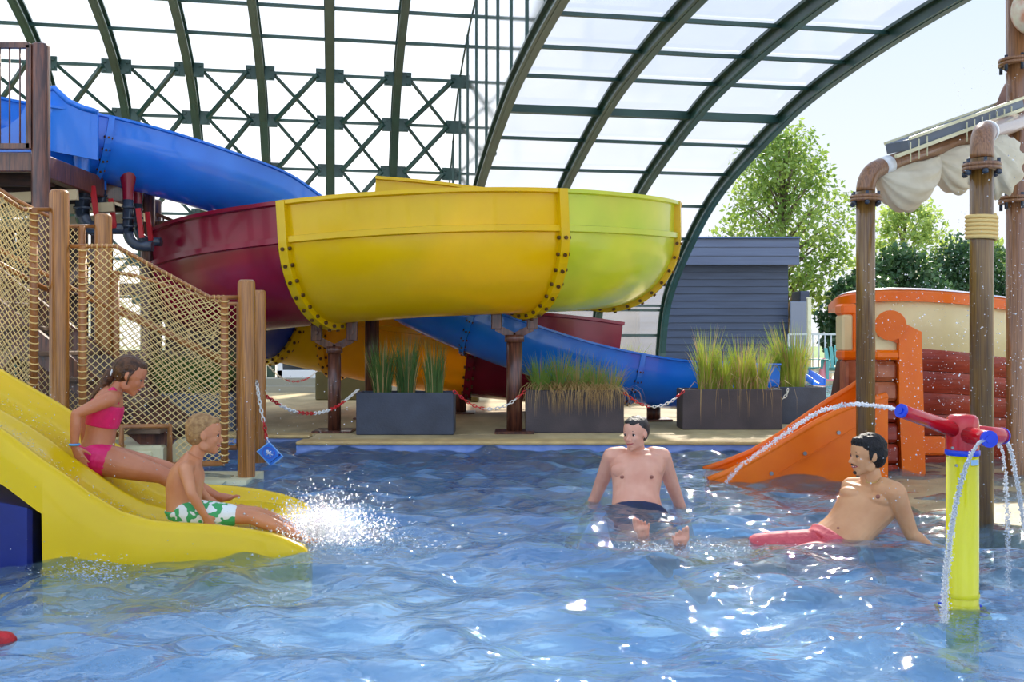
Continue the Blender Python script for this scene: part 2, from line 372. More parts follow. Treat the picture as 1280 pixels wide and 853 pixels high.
PANE = pane_mat('clear polycarbonate pane', (.76, .78, .84), .22, (.7, .72, .78))
PANEL = pane_mat('milky polycarbonate pane', (.93, .95, .98), .32, (.85, .87, .9))
win_n = [1]
def panes(a0, a1, pr, m):
    mb = MB(); vs = []
    for b, z in pr: vs += [V(a0, b, z), V(a1, b, z)]
    mb.add(vs, [(2 * i, 2 * i + 1, 2 * i + 3, 2 * i + 2) for i in range(len(pr) - 1)])
    o = struct(mb.build('window_%d' % win_n[0], m)); win_n[0] += 1
RA = [3.0, 4.83, 6.57, 8.33]; LA = [3.2 - 1.67 * k for k in range(9)]
for a in RA: rib(a, PR, .22, .2)
for a in LA: rib(a, PLF, .24, .22)
for i in range(3): panes(RA[i], RA[i + 1], PR, PANE)
for i in range(8): panes(LA[i + 1], LA[i], PLF, PANEL)
def b_from_px(px, a0):
    t = (px - CX) / F; return a0 * (c_ - t * s_) / (s_ + t * c_)
rows = [(1113, .06), (1059, .06), (1015.6, .06), (974, .14), (942, .06), (911, .06), (883, .06), (862, .06), (848, .06), (838, .06), (830, .06)]
bs = [(b_from_px(px, 8.33), t) for px, t in rows] + [(11, .14), (9.2, .06), (7.4, .06), (5, .06), (2, .06), (-1, .06)]
for b, t in bs:
    bb = max(b, 22 - b); z = zof(PR, min(bb, 25.04)); trim(MB().bar(V(RA[0], b, z - .06), V(RA[-1], b, z - .06), t, t))
for z in (2.05, 1.3): trim(MB().bar(V(RA[0], 24.6 if z > 2 else 24.95, z), V(RA[-1], 24.6 if z > 2 else 24.95, z), .06, .06))
# left vault rows solved so that they fall on the photographed heights
def b_at_y(y, a):
    best = None
    for k in range(900):
        b = 29.2 - k * .02; z = zof(PLF, b) if b < 29.0 else 2; p = V(a, b, z); yy = CY - F * (z - CZ) / p.y
        if best is None or abs(yy - y) < best[0]: best = (abs(yy - y), b)
    return best[1]
LB = [b_at_y(y, -.14) for y in (8, 47, 92, 150, 210, 268, 325, 372)]
for i, b in enumerate(LB):
    z = zof(PLF, b); trim(MB().bar(V(LA[0], b - .1, z - .08), V(LA[-1], b - .1, z - .08), .07, .07))
    if i >= 2:
        for a in LA:
            mb = MB()
            for sgn in (-1, 1):
                p, q = V(a + sgn * .1, b - .14, z - .1), V(a + sgn * .34, b - .14, z - .1); mb.bar(p, q, .05, .34)
                for q_ in (-.1, .1): mb.bar(V(a + sgn * .26, b - .2, z - .1 + q_), V(a + sgn * .26, b - .1, z - .1 + q_), .07, .07)
            trim(mb)
for i in range(2, len(LB) - 1):
    b0, b1 = LB[i], LB[i + 1]; z0, z1 = zof(PLF, b0), zof(PLF, b1)
    for k in range(8):
        mb = MB(); mb.bar(V(LA[k] - .3, b0 - .2, z0 - .1), V(LA[k + 1] + .3, b1 - .2, z1 - .1), .09, .09)
        mb.bar(V(LA[k] - .3, b1 - .12, z1 - .1), V(LA[k + 1] + .3, b0 - .12, z0 - .1), .06, .06); trim(mb)
for b in (15, 10, 5): trim(MB().bar(V(LA[0], b, zof(PLF, max(b, 27 - b)) - .08), V(LA[-1], b, zof(PLF, max(b, 27 - b)) - .08), .07, .07))
# gable between the two vaults
mb = MB(); vs = []; GB = [(28.6, 3.4)]
for b in np.linspace(28.7, 0, 40):
    bl = max(b, 27 - b); zs = zof(PR, max(b, 22 - b)) if b < 25 and b > -3 else DZ; vs += [V(3.1, b, zs), V(3.1, b, zof(PLF, bl))]
mb.add(vs, [(2 * i, 2 * i + 1, 2 * i + 3, 2 * i + 2) for i in range(39)])
struct(mb.build('window_%d' % win_n[0], pane_mat('bluish gable pane', (.8, .86, 1), .5, (.82, .87, 1))))
for k in range(17):
    b = 28.2 - 1.5 * k; zs = zof(PR, max(b, 22 - b)) if b < 25 else DZ; trim(MB().bar(V(3.12, b, zs), V(3.12, b, zof(PLF, max(b, 27 - b))), .09, .09))
for z in (6.9, 7.7, 8.5, 5.9, 4.9):
    b1 = max([b for b, zz in PLF if zz >= z] + [0]); b0 = max([b for b, zz in PR if zz >= z] + [5]); trim(MB().bar(V(3.14, b0, z), V(3.14, b1, z), .05, .05))
# ================= WATER SLIDES (flumes)
def fl_prof(r, w, th=.03, g=1.0):
    o = [(-(r + .06 * g), w), (-(r + .06 * g), w - .04 * g), (-(r + .005), w - .05 * g)] + ([(-(r - .01), .05 * g), (-(r + .045 * g), .04 * g), (-(r + .045 * g), -.02 * g), (-r, -.03 * g)] if g == 1 else [(-r, w * .4), (-r, -.01)])
    arc = [(-r * math.cos(a), -r * math.sin(a)) for a in np.linspace(.06, math.pi - .06, 23)]
    right = [(-x_, y_) for x_, y_ in o[::-1]]
    inner = [(r - th, w)] + [(r - th, .03)] + [((r - th) * math.cos(a), -(r - th) * math.sin(a)) for a in np.linspace(.06, math.pi - .06, 23)] + [(-(r - th), .03), (-(r - th), w)]
    return o + arc + right + inner
def flange(parent, P, T, r, w, m, g=1.0, bolts=16):
    T = T.normalized(); Lt = T.cross(Vector((0, 0, 1))).normalized(); U = Lt.cross(T)
    pts = [(-r, w)] + [(-r, w * k / 3) for k in (2, 1)] + [(-r * math.cos(a), -r * math.sin(a)) for a in np.linspace(0, math.pi, 25)] + [(r, w * k / 3) for k in (1, 2)] + [(r, w)]
    mb = MB(); vs = []
    n = len(pts)
    for k, (a, b) in enumerate(pts):
        q = pts[min(k + 1, n - 1)]; p = pts[max(k - 1, 0)]; d = Vector((q[0] - p[0], q[1] - p[1])).normalized(); nx, nz = d.y, -d.x
        if nx * a + nz * min(b, 0) < 0 and b <= 0: nx, nz = -nx, -nz
        if b > 0: nx, nz = (1 if a > 0 else -1), 0
        for (h, t) in ((-.015, -.05), (.07 * g, -.05), (.07 * g, .05), (-.015, .05)):
            vs.append(P + Lt * (a + nx * h) + U * (b + nz * h) + T * t * g)
    fs = [(4 * i + j, 4 * i + (j + 1) % 4, 4 * i + 4 + (j + 1) % 4, 4 * i + 4 + j) for i in range(n - 1) for j in range(4)]
    fs += [(0, 1, 2, 3), (4 * n - 1, 4 * n - 2, 4 * n - 3, 4 * n - 4)]
    mb.add(vs, fs, 0, True); o = mb.build('joint_flange', m, parent)
    for k in range(bolts):
        a = math.pi * (k + .5) / bolts; 
        P2 = P + Lt * (-(r + .035 * g) * math.cos(a)) + U * (-(r + .035 * g) * math.sin(a))
        b = MB().tube([P2 - T * .075 * g, P2 + T * .075 * g], .02 * g, 8).tube([P2 + (P2 - P).normalized() * .03 * g, P2 + (P2 - P).normalized() * .055 * g], .02 * g, 8)
        b.build('bolt', BOLT, o)
def flume(root, pts, n, cuts, r, w, g=1.0, bolts=16):
    path = spline(pts, n)
    for i, (f0, f1, m) in enumerate(cuts):
        i0, i1 = int(f0 * (n - 1)), int(f1 * (n - 1)); mb = MB(); seg = path[i0:i1 + 1]
        mb.sweep(seg, fl_prof(r, w, g=g)); mb.build('slide_section', m, root, angle=35, fixn=True)
        if i: flange(root, path[i0], path[i0 + 1] - path[i0 - 1], r, w, cuts[i - 1][2] if i in (1, 3) else m, g, bolts)
    return path
root = thing('water_slide', 'large tubular spiral slide in maroon, yellow and backlit yellow sections on brown posts', 'water slide')
HP = [(-1.9, 14.75, 3.02), (-.6, 14.7, 2.9), (.6, 14.2, 2.72), (1.25, 13.2, 2.52), (.98, 11.98, 2.38), (.1, 11.15, 2.31), (-1.0, 11.0, 2.26), (-2.05, 11.2, 2.19),
      (-3.1, 11.8, 2.1), (-3.85, 12.9, 1.98), (-3.75, 14.1, 1.82), (-2.9, 14.8, 1.58), (-1.9, 14.65, 1.38), (-.9, 14.4, 1.24), (.2, 14.5, 1.12), (1.2, 14.9, 1.0)]
hpath = spline(HP, 240)
def frac(px, d0, d1, path=hpath):
    best = min((abs(p.x / p.y * F + CX - px), i) for i, p in enumerate(path) if d0 <= i / (len(path) - 1) <= d1); return best[1] / (len(path) - 1)
f3 = .262; f2 = frac(652, .25, .45); f1 = frac(408, .35, .6); fb = frac(352, .7, .85); fy = frac(432, .76, .92); fo = frac(590, .85, .98)
flume(root, HP, 240, [(0, f3, YEL), (f3, f2, YEL_LIT), (f2, f1, YEL), (f1, .66, MAR), (.66, fb, DBL), (fb, fy, YEL), (fy, fo, ORF), (fo, 1, MAR)], .85, .42)
root.location = (0, 11.5, DZ); reloc(root)
root = thing('water_slide', 'long open blue trough slide curving from the high platform down to the deck', 'water slide')
BP = [(-5.4, 10.75, 3.5), (-4.5, 10.95, 3.36), (-3.6, 11.8, 3.17), (-2.9, 12.6, 2.93), (-2.15, 12.95, 2.45), (-1.4, 12.85, 1.9), (-.7, 12.8, 1.55), (0, 12.75, 1.28), (.95, 12.75, .97), (1.85, 12.8, .78), (2.5, 12.9, .72), (3.3, 13.0, .7)]
bp = flume(root, BP, 150, [(0, .1, BLU), (.1, .36, BLU), (.36, .62, BLU), (.62, .83, BLU), (.83, 1, BLU)], .47, .17, .6, 12)
root.location = (0, 12.7, DZ); reloc(root)
# supports
def support(px, top, base_d, rad, label, z0=DZ, yoke=True, x0=None, m=DARKP):
    X = (px - CX) / F * base_d; root = thing('slide_support_post', label, 'post', (X, base_d, z0), 'slide support posts')
    MB().tube([(X, base_d, z0 + .02), (X, base_d, top)], rad, 16).build('post', m, root)
    b = MB(); b.box((X - .22, base_d - .22, z0), (X + .22, base_d + .22, z0 + .025), None, 0, .006); b.build('base_plate', m, root)
    if yoke:
        y = MB(); 
        for sx in (-1, 1):
            y.box((X + sx * .2 - .06, base_d - .04, top + .1), (X + sx * .2 + .06, base_d + .04, top + .34), None, 0, .01)
            y.tube([(X + sx * .2, base_d - .07, top + .2), (X + sx * .2, base_d + .07, top + .2)], .03, 8)
            y.bar((X + sx * .2, base_d, top + .12), (X, base_d, top + .02), .06, .08)
        y.box((X - .28, base_d - .05, top + .32), (X + .28, base_d + .05, top + .38), None, 0, .01)
        y.tube([(X, base_d, top - .04), (X, base_d, top + .04)], rad * 1.25, 16); y.build('yoke_bracket', m, root)
    reloc(root); return root
support(418, 1.05, 11.35, .074, 'brown yoke-topped post under the joint of the maroon and yellow slide sections')
support(643, 1.18, 11.25, .088, 'brown post with a yoke bracket under the yellow and backlit yellow slide joint')
support(465, 1.95, 13.3, .095, 'brown post seen behind the first planter under the yellow slide', yoke=False)
support(817, .3, 13.0, .09, 'short brown post under the low end of the blue trough', yoke=False)
support(575, .6, 14.3, .09, 'short dark post under the lower maroon slide section', yoke=False)
# ================= YELLOW SLIDE IN THE POOL
SP0 = Vector((-1.06, 5.3, 0)); SU = Vector((.982, .19, 0)).normalized(); SV = Vector((-.19, .982, 0)).normalized()
near = [(0, 536), (37, 566), (75, 591), (113, 619), (150, 641), (188, 652), (225, 655), (262, 657), (300, 661), (338, 668), (360, 675), (379, 684), (388, 692)]
rt = []
for px, py in near:
    p = PL(px, py, SP0, SV); rt.append(((p - SP0).dot(SU), p.z))
rt = [(-4.6, rt[0][1] + (-rt[0][0] + -4.6) * -.64), (-3.2, rt[0][1] + (rt[0][0] + 3.2) * .64), (-2.3, rt[0][1] + (rt[0][0] + 2.3) * .63)] + rt
LEG = (PL(53, 619, SP0, SV) - SP0).dot(SU)
def s_pt(s, v, z): return SP0 + SU * s + SV * v + Vector((0, 0, z))
def rimz(s): return interp(s, rt)
def floorz(s):
    r = rimz(s); dep = interp(s, [(-4.6, .16), (-1.2, .15), (-.9, .13), (-.55, .1), (-.2, .07), (0, .03)]); return r - dep
root = thing('pool_slide', 'wide yellow two-lane slide running down into the pool at the left', 'water slide', (SP0.x - .7, SP0.y + .6, 0))
mb = MB(); ss = [-4.6 + .1 * k for k in range(32)] + [-1.4 + .04 * k for k in range(1, 29)] + [-.26 + .02 * k for k in range(1, 10)] + [-.06, -.045, -.03, -.018, -.008, -.001]
ss = sorted(set([round(s, 4) for s in ss] + [round(LEG - .004, 4), round(LEG + .004, 4)]))
SWD = 1.5; rows = []
for s in ss:
    r = rimz(s); f = floorz(s); nose = 1.0
    rr = r - .06 * max(0, (s + .03) / .03) ** 3
    r = rr; f = min(f, r - .03)
    zb = -.25 if s >= LEG else r - .27
    t = .05
    half_ = [(0, zb), (0, zb + (r - zb) * .5), (0, r - .05), (.012, r - .018), (.035, r - .002), (.06, r - .003), (.085, r - .02), (.105, r - .055), (.13, r - .5 * (r - f) - .03), (.18, f + .02), (.26, f + .003), (.42, f), (.6, f + .004), (.68, f + .03), (.72, f + .06), (.75, f + .066)]
    pr = half_ + [(SWD - a, b) for a, b in half_[::-1][1:]]
    rows.append([s_pt(s, a, b) for a, b in pr])
n = len(rows[0]); vs = [p for r_ in rows for p in r_]
fs = [(i * n + j, i * n + j + 1, (i + 1) * n + j + 1, (i + 1) * n + j) for i in range(len(rows) - 1) for j in range(n - 1)]
fs += [(i * n, (i + 1) * n, (i + 1) * n + n - 1, i * n + n - 1) for i in range(len(rows) - 1)]
fs += [tuple(range(n)), tuple((len(rows) - 1) * n + j for j in range(n))[::-1]]
mb.add(vs, fs); mb.build('slide_body', SLY, root, angle=50, fixn=True)
mb = MB()
mb.box((-.0, .03, -.5), (1.3, 1.47, .62), Matrix.Translation(s_pt(LEG - 1.36, 0, 0)) @ Matrix(((SU.x, SV.x, 0, 0), (SU.y, SV.y, 0, 0), (0, 0, 1, 0), (0, 0, 0, 1))), 0, .02)
# keep the blue base below the sloping underside
o = mb.build('base_panel', mat('dark blue liner panel', (14, 34, 118), .4, (10, 26, 100), 3), root)
for v in o.data.vertices:
    q = v.co - SP0; s = q.dot(SU); v.co.z = min(v.co.z, rimz(s) - .3)
reloc(root)

# ================= STAIR POSTS, NETS
def wpost(px, top, d, rad, label, z0, m=WOODP, name='round_post', grp=None):
    X = (px - CX) / F * d; zt = CZ - (top - CY) / F * d
    mb = MB().lathe([(0, z0), (rad, z0), (rad, zt - .03), (rad * .93, zt - .01), (rad * .75, zt), (0, zt)], (X, d, 0), 24)
    o = mb.build(name, m, None, angle=40); o.location = (0, 0, 0); tag(o, label, 'post', grp); return Vector((X, d, 0))
slab('floor_stair_plinth', (-3.6, 7.75, -.62), (-2.06, 8.3, .07), CREAM)
PA = wpost(74, 238, 7.5, .07, 'tall round brown post rising behind the yellow pool slide', -.6)
PB = wpost(308, 350, 7.96, .068, 'round brown post at the foot of the netted stairs, nearest the boy', .07)
PC = wpost(129, 268, 8.7, .072, 'round brown post half hidden behind the stair netting', -.6)
PD = wpost(323.5, 363, 8.9, .062, 'round brown post with the chain hooked on it, behind the first stair foot post', .07)
NETM = mat('pale netting cord', (222, 194, 130), .8); HANDM = mat('tan handrail tube', (170, 112, 58), .35, (140, 88, 44), 8)
def net(label, P, Q, top, bot, railp, nu, nv, r=.0036, wrap=True, x_in=(.06, .06), hole=None):
    """P,Q ground points of the two ends; top/bot: pixel polylines (px,py) on the panel's plane"""
    n = Vector((0, 0, 1)).cross(Q - P).normalized()
    T = [PL(a, b, P, n) for a, b in top]; B = [PL(a, b, P, n) for a, b in bot]
    H = (Q - P).normalized(); 
    def at(line, s):
        return float(np.interp(s, [(p - P).dot(H) for p in line], [p.z for p in line]))
    s0 = (T[0] - P).dot(H); s1 = (T[-1] - P).dot(H); e0, e1 = s0 + x_in[0], s1 - x_in[1]
    def pt(u, v):
        s = e0 + (e1 - e0) * u; zt, zb = at(T, s), at(B, s); q = P + H * s; wob = .004 * math.sin(u * 40 + v * 31)
        return Vector((q.x, q.y, zt + (zb - zt) * v)) + n * wob
    root = thing('net_railing', label, 'netting', ((P + Q) / 2 + Vector((0, 0, 0))))
    mb = MB()
    def cord(u0, v0, du, dv):
        pts = []; k = 0; u, v = u0, v0; st = 1.0 / (2 * max(nu, nv))
        while -1e-6 <= u <= 1 + 1e-6 and -1e-6 <= v <= 1 + 1e-6:
            if hole and hole[0] < u < hole[2] and hole[1] < v < hole[3]:
                if len(pts) > 1: mb.tube(pts, r, 4, cap=False)
                pts = []
            else: pts.append(pt(u, v))
            u += du; v += dv
        if len(pts) > 1: mb.tube(pts, r, 4, cap=False)
    du, dv = 1 / nu, 1 / nv
    for k in range(nu): cord(k * du, 0, du, dv); cord((k + 1) * du, 0, -du, dv)
    for k in range(1, nv): cord(0, k * dv, du, dv); cord(1, k * dv, -du, dv)
    mb.build('net_mesh', NETM, root)
    off = n * .0
    mb = MB().tube([p + off for p in T], .016, 10); mb.build('top_rail', HANDM, root)
    for e in (e0, e1):
        q = P + H * e; MB().tube([Vector((q.x, q.y, at(B, e))), Vector((q.x, q.y, at(T, e)))], .03, 12).build('upright', HANDM, root)
    MB().tube([P + H * e0 + Vector((0, 0, at(B, e0))), P + H * e1 + Vector((0, 0, at(B, e1)))], .022, 10).build('bottom_rail', HANDM, root)
    if railp:
        A = [PL(a, b, P + n * .06 * (1 if n.y > 0 else -1), n) for a, b in railp]; MB().tube(A, .02, 10).build('handrail', HANDM, root)
    if wrap:
        mb = MB(); L = e1 - e0; k = int(L / .035)
        for i in range(k):
            u = (i + .5) / k; p = pt(u, 0); q = pt(min(1, u + .012), 0); a = [p + Vector((0, 0, .017)) + n * .0, p + n * .019, q - Vector((0, 0, .022)), q - n * .019, q + Vector((0, 0, .017))]
            mb.tube(a, .0045, 4, cap=False)
        for e in (0, 1):
            hh = (pt(e, 0) - pt(e, 1)).z; k = int(hh / .05)
            for i in range(k):
                p = pt(e, (i + .5) / k); a = [p + (H * math.cos(t) + n * math.sin(t)) * .033 + Vector((0, 0, .012 * math.sin(t))) for t in np.linspace(0, 6.28, 9)]
                mb.tube(a, .006, 4, cap=False)
        mb.build('rope_lashing', ROPE, root)
    reloc(root); return root
net('tan rope netting panel between the tall post and the post at the stair foot', PA, PB, [(87, 308), (145, 308), (262, 372), (297, 372)], [(87, 585), (200, 585), (297, 578)], [(108, 372), (200, 414), (285, 458)], 17, 30, x_in=(.09, .1), hole=(.30, .815, .62, 1.1))
hp = [PL(a, b, PA, Vector((0, 0, 1)).cross(PB - PA).normalized()) for a, b in [(152, 585), (152, 533), (212, 533), (212, 585)]]
o = MB().tube(hp, .025, 10, cap=True).build('net_opening_frame', HANDM, None); tag(o, 'brown wrapped square frame set low in the stair netting behind the girl', 'frame')
PA2 = Vector(((-60 - 640) / F * 6.9, 6.9, 0))
net('tan rope netting panel at the left edge of the photo, left of the tall post', PA2, PA, [(-60, 205), (0, 243), (28, 262), (62, 262)], [(-60, 470), (10, 480), (62, 500)], [(-60, 300), (0, 330), (58, 362)], 15, 26, x_in=(.0, .12))
net('farther rope netting panel on the back side of the stairs', PC, PD, [(139, 340), (170, 345), (280, 380), (317, 380)], [(139, 560), (317, 560)], [(150, 385), (300, 460)], 15, 22, wrap=False, r=.003, x_in=(.04, .12))
PC2 = Vector(((-60 - 640) / F * 8.1, 8.1, 0))
net('back netting panel glimpsed left of the half hidden post', PC2, PC, [(-60, 200), (20, 250), (85, 283), (118, 283)], [(-60, 500), (118, 520)], [(-60, 280), (60, 345), (118, 375)], 20, 26, wrap=False, r=.003, x_in=(.0, .1))
# stair treads between the two nets, cream boxes seen through them
ST = mat('grey brown stair board', (120, 96, 74), .7, (96, 76, 60), 5)
root = thing('staircase', 'wooden stairs climbing to the left between the rope nettings', 'staircase', (-3.2, 8.3, 0))
for k in range(1, 9):
    x0 = -2.45 - .27 * k; z = .07 + .2 * (k + 1); MB().box((x0 - .3, 7.72 + .0, z - .04), (x0, 8.72, z), None, 0, .008).build('stair_tread', ST, root)
for y in (7.85, 8.6): MB().bar((-2.7, y, .3), (-4.9, y, 2.05), .05, .2).build('stringer', DARKP, root)
reloc(root)
o = MB().box((-3.35, 7.72, .07), (-2.7, 8.5, .34), None, 0, .02).box((-3.28, 7.7, .1), (-2.78, 7.73, .3), None, 0, .01).build('step_block', CREAM); tag(o, 'cream moulded block showing through the square net opening', 'block')
# dark pieces of plant room seen under the tower
DKB = mat('dark stained timber', (74, 46, 38), .6, (44, 30, 28), 5, (1, 1, 6))

# ================= TOWER: platform, railing, pipes
def tpost(px, top, d, r, z0, label):
    return wpost(px, top, d, r, label, z0, DARKP, 'tower_post', None)
tpost(51, 55, 9.4, .083, DZ - .7, 'tall dark brown tower post beside the platform railing')
tpost(185, 215, 11.9, .08, DZ, 'dark tower post behind the hanging pipes')
tpost(194, 250, 12.6, .075, DZ, 'slim dark tower post farthest right of the tower')
tpost(-60, 60, 9.4, .083, DZ - .7, 'dark tower post at the far left of the platform')
root = thing('tower_platform', 'dark timber platform at the top left carrying the blue slide entrance', 'platform', (-5.6, 10.2, 2.85))
z = CZ + (CY - 190) / F * 9.5
fm = MB().box((-7.4, 9.5, z - .04), (-4.55, 12.2, z), None, 0, .01).build('deck_board', DKB, root)
MB().box((-7.4, 9.42, z - .2), (-4.5, 9.5, z - .02), None, 0, .01).build('edge_beam', DARKP, root)
MB().box((-4.55, 9.5, z - .24), (-4.43, 12.2, z - .02), None, 0, .01).build('edge_beam', DARKP, root)
for k in range(5): MB().box((-7.4, 9.9 + .5 * k, z - .26), (-4.55, 9.98 + .5 * k, z - .05), None, 0, .01).build('joist', DKB, root)
for k in range(3): MB().bar((-7.4, 9.6 + .9 * k, z - .55), (-4.3, 9.9 + .9 * k, z - .35), .06, .1).build('brace', mat('pale beam', (190, 170, 130), .6), root)
reloc(root)
root = thing('platform_railing', 'brown metal railing with thin vertical bars on the high platform', 'railing', (-5.2, 9.3, z))
mk = lambda px, py: W(px, py, 9.35)
for nm, a, b, t in (('rail', (-80, 57), (38, 57), .05), ('rail', (-80, 183), (38, 183), .05), ('end_post', (37, 57), (37, 186), .05), ('end_post', (-80, 57), (-80, 186), .05)):
    MB().bar(mk(*a), mk(*b), t, t, up=(0, 1, 0)).build(nm, DARKP, root)
for px in (-66, -53, -40, -27, -14, 0, 12, 25): MB().tube([mk(px, 57), mk(px, 183)], .008, 6).build('baluster', DARKP, root)
reloc(root)
# raised blue entry wall of the trough
rb = MB(); pr_ = [W(60, 111, 10.36), W(68, 110, 10.36), W(76, 118, 10.36), W(86, 127, 10.36), W(104, 135, 10.36), W(122, 140, 10.36), W(122, 200, 10.36), W(60, 188, 10.36)]
rb.prism(pr_, (0, .03, 0))
rb.tube([p + Vector((0, 0, .0)) for p in pr_[:6]], .03, 8)
o = rb.build('slide_entry_guard', BLU, None, fixn=True); tag(o, 'raised blue side wall of the trough slide just right of the tall tower post', 'slide wall')
rb = MB(); rb.prism([W(-20, 190, 10.3), W(-20, 168, 10.3), W(10, 158, 10.3), W(25, 145, 10.3), W(40, 118, 10.3), W(40, 190, 10.3)], (0, .03, 0))
o = rb.build('slide_entry_guard', BLU, None, fixn=True); tag(o, 'raised blue side wall seen behind the railing of the platform', 'slide wall')
PVC = mat('dark grey plastic pipe', (58, 66, 78), .25, (44, 50, 60), 6); REDV = mat('red valve handle', (176, 24, 34), .35)
PVL = mat('grey plastic pipe', (120, 126, 132), .3)
def pipe(px, y0, y1, d, r, red, label, bend=1):
    p = W(px, y0, d); q = W(px, y1, d); root = thing('water_pipe', label, 'pipe', p)
    e = [q + Vector((bend * .16 * (1 - math.cos(t)), 0, -.16 * math.sin(t))) for t in np.linspace(0, 1.5, 7)]
    MB().tube([p, q] + e + [e[-1] + Vector((bend * .12, 0, 0))], r, 14).build('pipe', PVC, root)
    for k in (.2, .55, .8): MB().tube([p.lerp(q, k), p.lerp(q, k + .07)], r * 1.22, 14).build('coupling', PVC, root)
    MB().lathe([(r * 1.0, 0), (r * 1.05, .1), (r * 1.9, .34), (r * 1.9, .42)], p, 16).build('outlet_cone', MAR if red else BLU, root)
    MB().bar(p + Vector((.13, -.05, -.1)), p + Vector((.17, -.05, -.42)), .03, .05).build('valve_handle', REDV, root)
    reloc(root)
pipe(103, 222, 268, 10.6, .075, False, 'thick dark pipe with a blue cone, leftmost under the blue trough')
pipe(126, 238, 268, 10.9, .06, False, 'thinner dark pipe just right of the thickest pipe')
pipe(160, 250, 290, 10.9, .055, True, 'dark pipe with a maroon cone under the blue trough')
pipe(172, 255, 285, 11.3, .05, True, 'dark pipe with a maroon cone, rightmost of the hanging pipes')
root = thing('tower_stair_rail', 'dark stair handrail with balusters descending right behind the tower', 'railing', W(205, 300, 12.2))
A, B = W(196, 268, 12.2), W(245, 288, 12.2)
for dz in (0, -.16, -.55): MB().bar(A + Vector((0, 0, dz)), B + Vector((0, 0, dz)), .04, .04).build('rail', DARKP, root)
for k in range(7): p = A.lerp(B, k / 6); MB().tube([p, p - Vector((0, 0, .55))], .012, 6).build('baluster', DARKP, root)
reloc(root)
# dark under-tower volume: cladding and cross beams standing behind the nets
root = thing('play_tower', 'dark timber cladding and beams of the tower behind the rope netting', 'tower frame', (-4.6, 11.6, DZ))
for k in range(11): MB().box((-6.6 + .3 * k, 12.1, DZ), (-6.34 + .3 * k, 12.14, 2.6), None, 0, .005).build('cladding_board', DKB, root) if k not in (6,) else None
for zz in (.9, 1.7, 2.45): MB().box((-6.8, 11.95, zz), (-3.7, 12.05, zz + .14), None, 0, .01).build('cross_beam', DARKP, root)
MB().bar((-6.5, 11.9, .3), (-4.9, 11.9, 2.3), .08, .1).build('brace', DARKP, root)
reloc(root)
# ================= SPRAY POST
YP = mat('yellow painted post', (226, 216, 10), .25, (216, 204, 8), 2, coat=.3); RP = mat('red plastic', (206, 14, 32), .22, (190, 10, 28), 3, coat=.4); BP_ = mat('royal blue plastic', (20, 60, 200), .25)
D = 4.2; X = (1203 - CX) / F * D; zz = lambda y: CZ - (y - CY) / F * D
root = thing('spray_post', 'yellow spray post with a red nozzle head standing in the water', 'water toy', (X, D, -.3))
MB().lathe([(.064, -.3), (.064, zz(566)), (0, zz(566))], (X, D, 0), 32).build('post', YP, root)
MB().lathe([(.067, zz(746)), (.069, zz(743)), (.067, zz(740))], (X, D, 0), 32).build('sleeve_seam', YP, root)
fl = MB(); fl.lathe([(0, zz(763) - .012), (.1, zz(763) - .012), (.105, zz(763) - .004), (.1, zz(763)), (.067, zz(763) + .004), (.0655, zz(763) + .03)], (X, D, 0), 32)
for k in range(4):
    a = k * math.pi / 2 + .5; fl.ell((X + .1 * math.cos(a), D + .1 * math.sin(a), zz(763) - .006), (.034, .034, .008), n=14, m=6)
o = fl.build('base_flange', YP, root)
for k in range(4):
    a = k * math.pi / 2 + .5; MB().lathe([(.016, 0), (.016, .012), (0, .016)], (X + .102 * math.cos(a), D + .102 * math.sin(a), zz(763) - .004), 10).build('bolt_cap', BP_, o)
MB().lathe([(.067, zz(569)), (.069, zz(568)), (.069, zz(563)), (.067, zz(562))], (X, D, 0), 32).build('blue_ring', BP_, root)
MB().lathe([(.065, zz(563)), (.066, zz(540)), (.0655, zz(530)), (.062, zz(523)), (.05, zz(519)), (.03, zz(518)), (0, zz(518))], (X, D, 0), 32).build('red_head', RP, root)
def arm(A, B, r0, r1, nm='nozzle_arm'):
    o = MB().tube([A, A.lerp(B, .9), B], [r0, r1, r1], 20).build(nm, RP, root)
    T = (B - A).normalized(); MB().tube([B - T * .005, B + T * .008], r1 * 1.03, 20).tube([B + T * .006, B + T * .014], r1 * .5, 12).build('nozzle_cap', BP_, o); return B
H = Vector((X, D, zz(541)))
N1 = arm(H, W(1127, 514, 4.05), .034, .028)
N2 = arm(H + Vector((0, 0, -.005)), W(1236, 549, 3.98), .036, .033)
N3 = arm(H, W(1252, 545, 4.42), .036, .036)
for px, py in ((1190, 560), (1195, 582)):
    p = W(px, py, D - .066); MB().tube([p, p - Vector((0, .008, 0))], .006, 10).build('screw', STEEL, root)
lb = MB(); a0 = -math.pi / 2 + .1
lb.lathe([(.0655, zz(580)), (.0655, zz(573))], (X, D, 0), 10, a0=a0, a1=a0 + .7); lbo = lb.build('label_sticker', mat('pale blue sticker', (150, 190, 220), .4), root)
reloc(root)

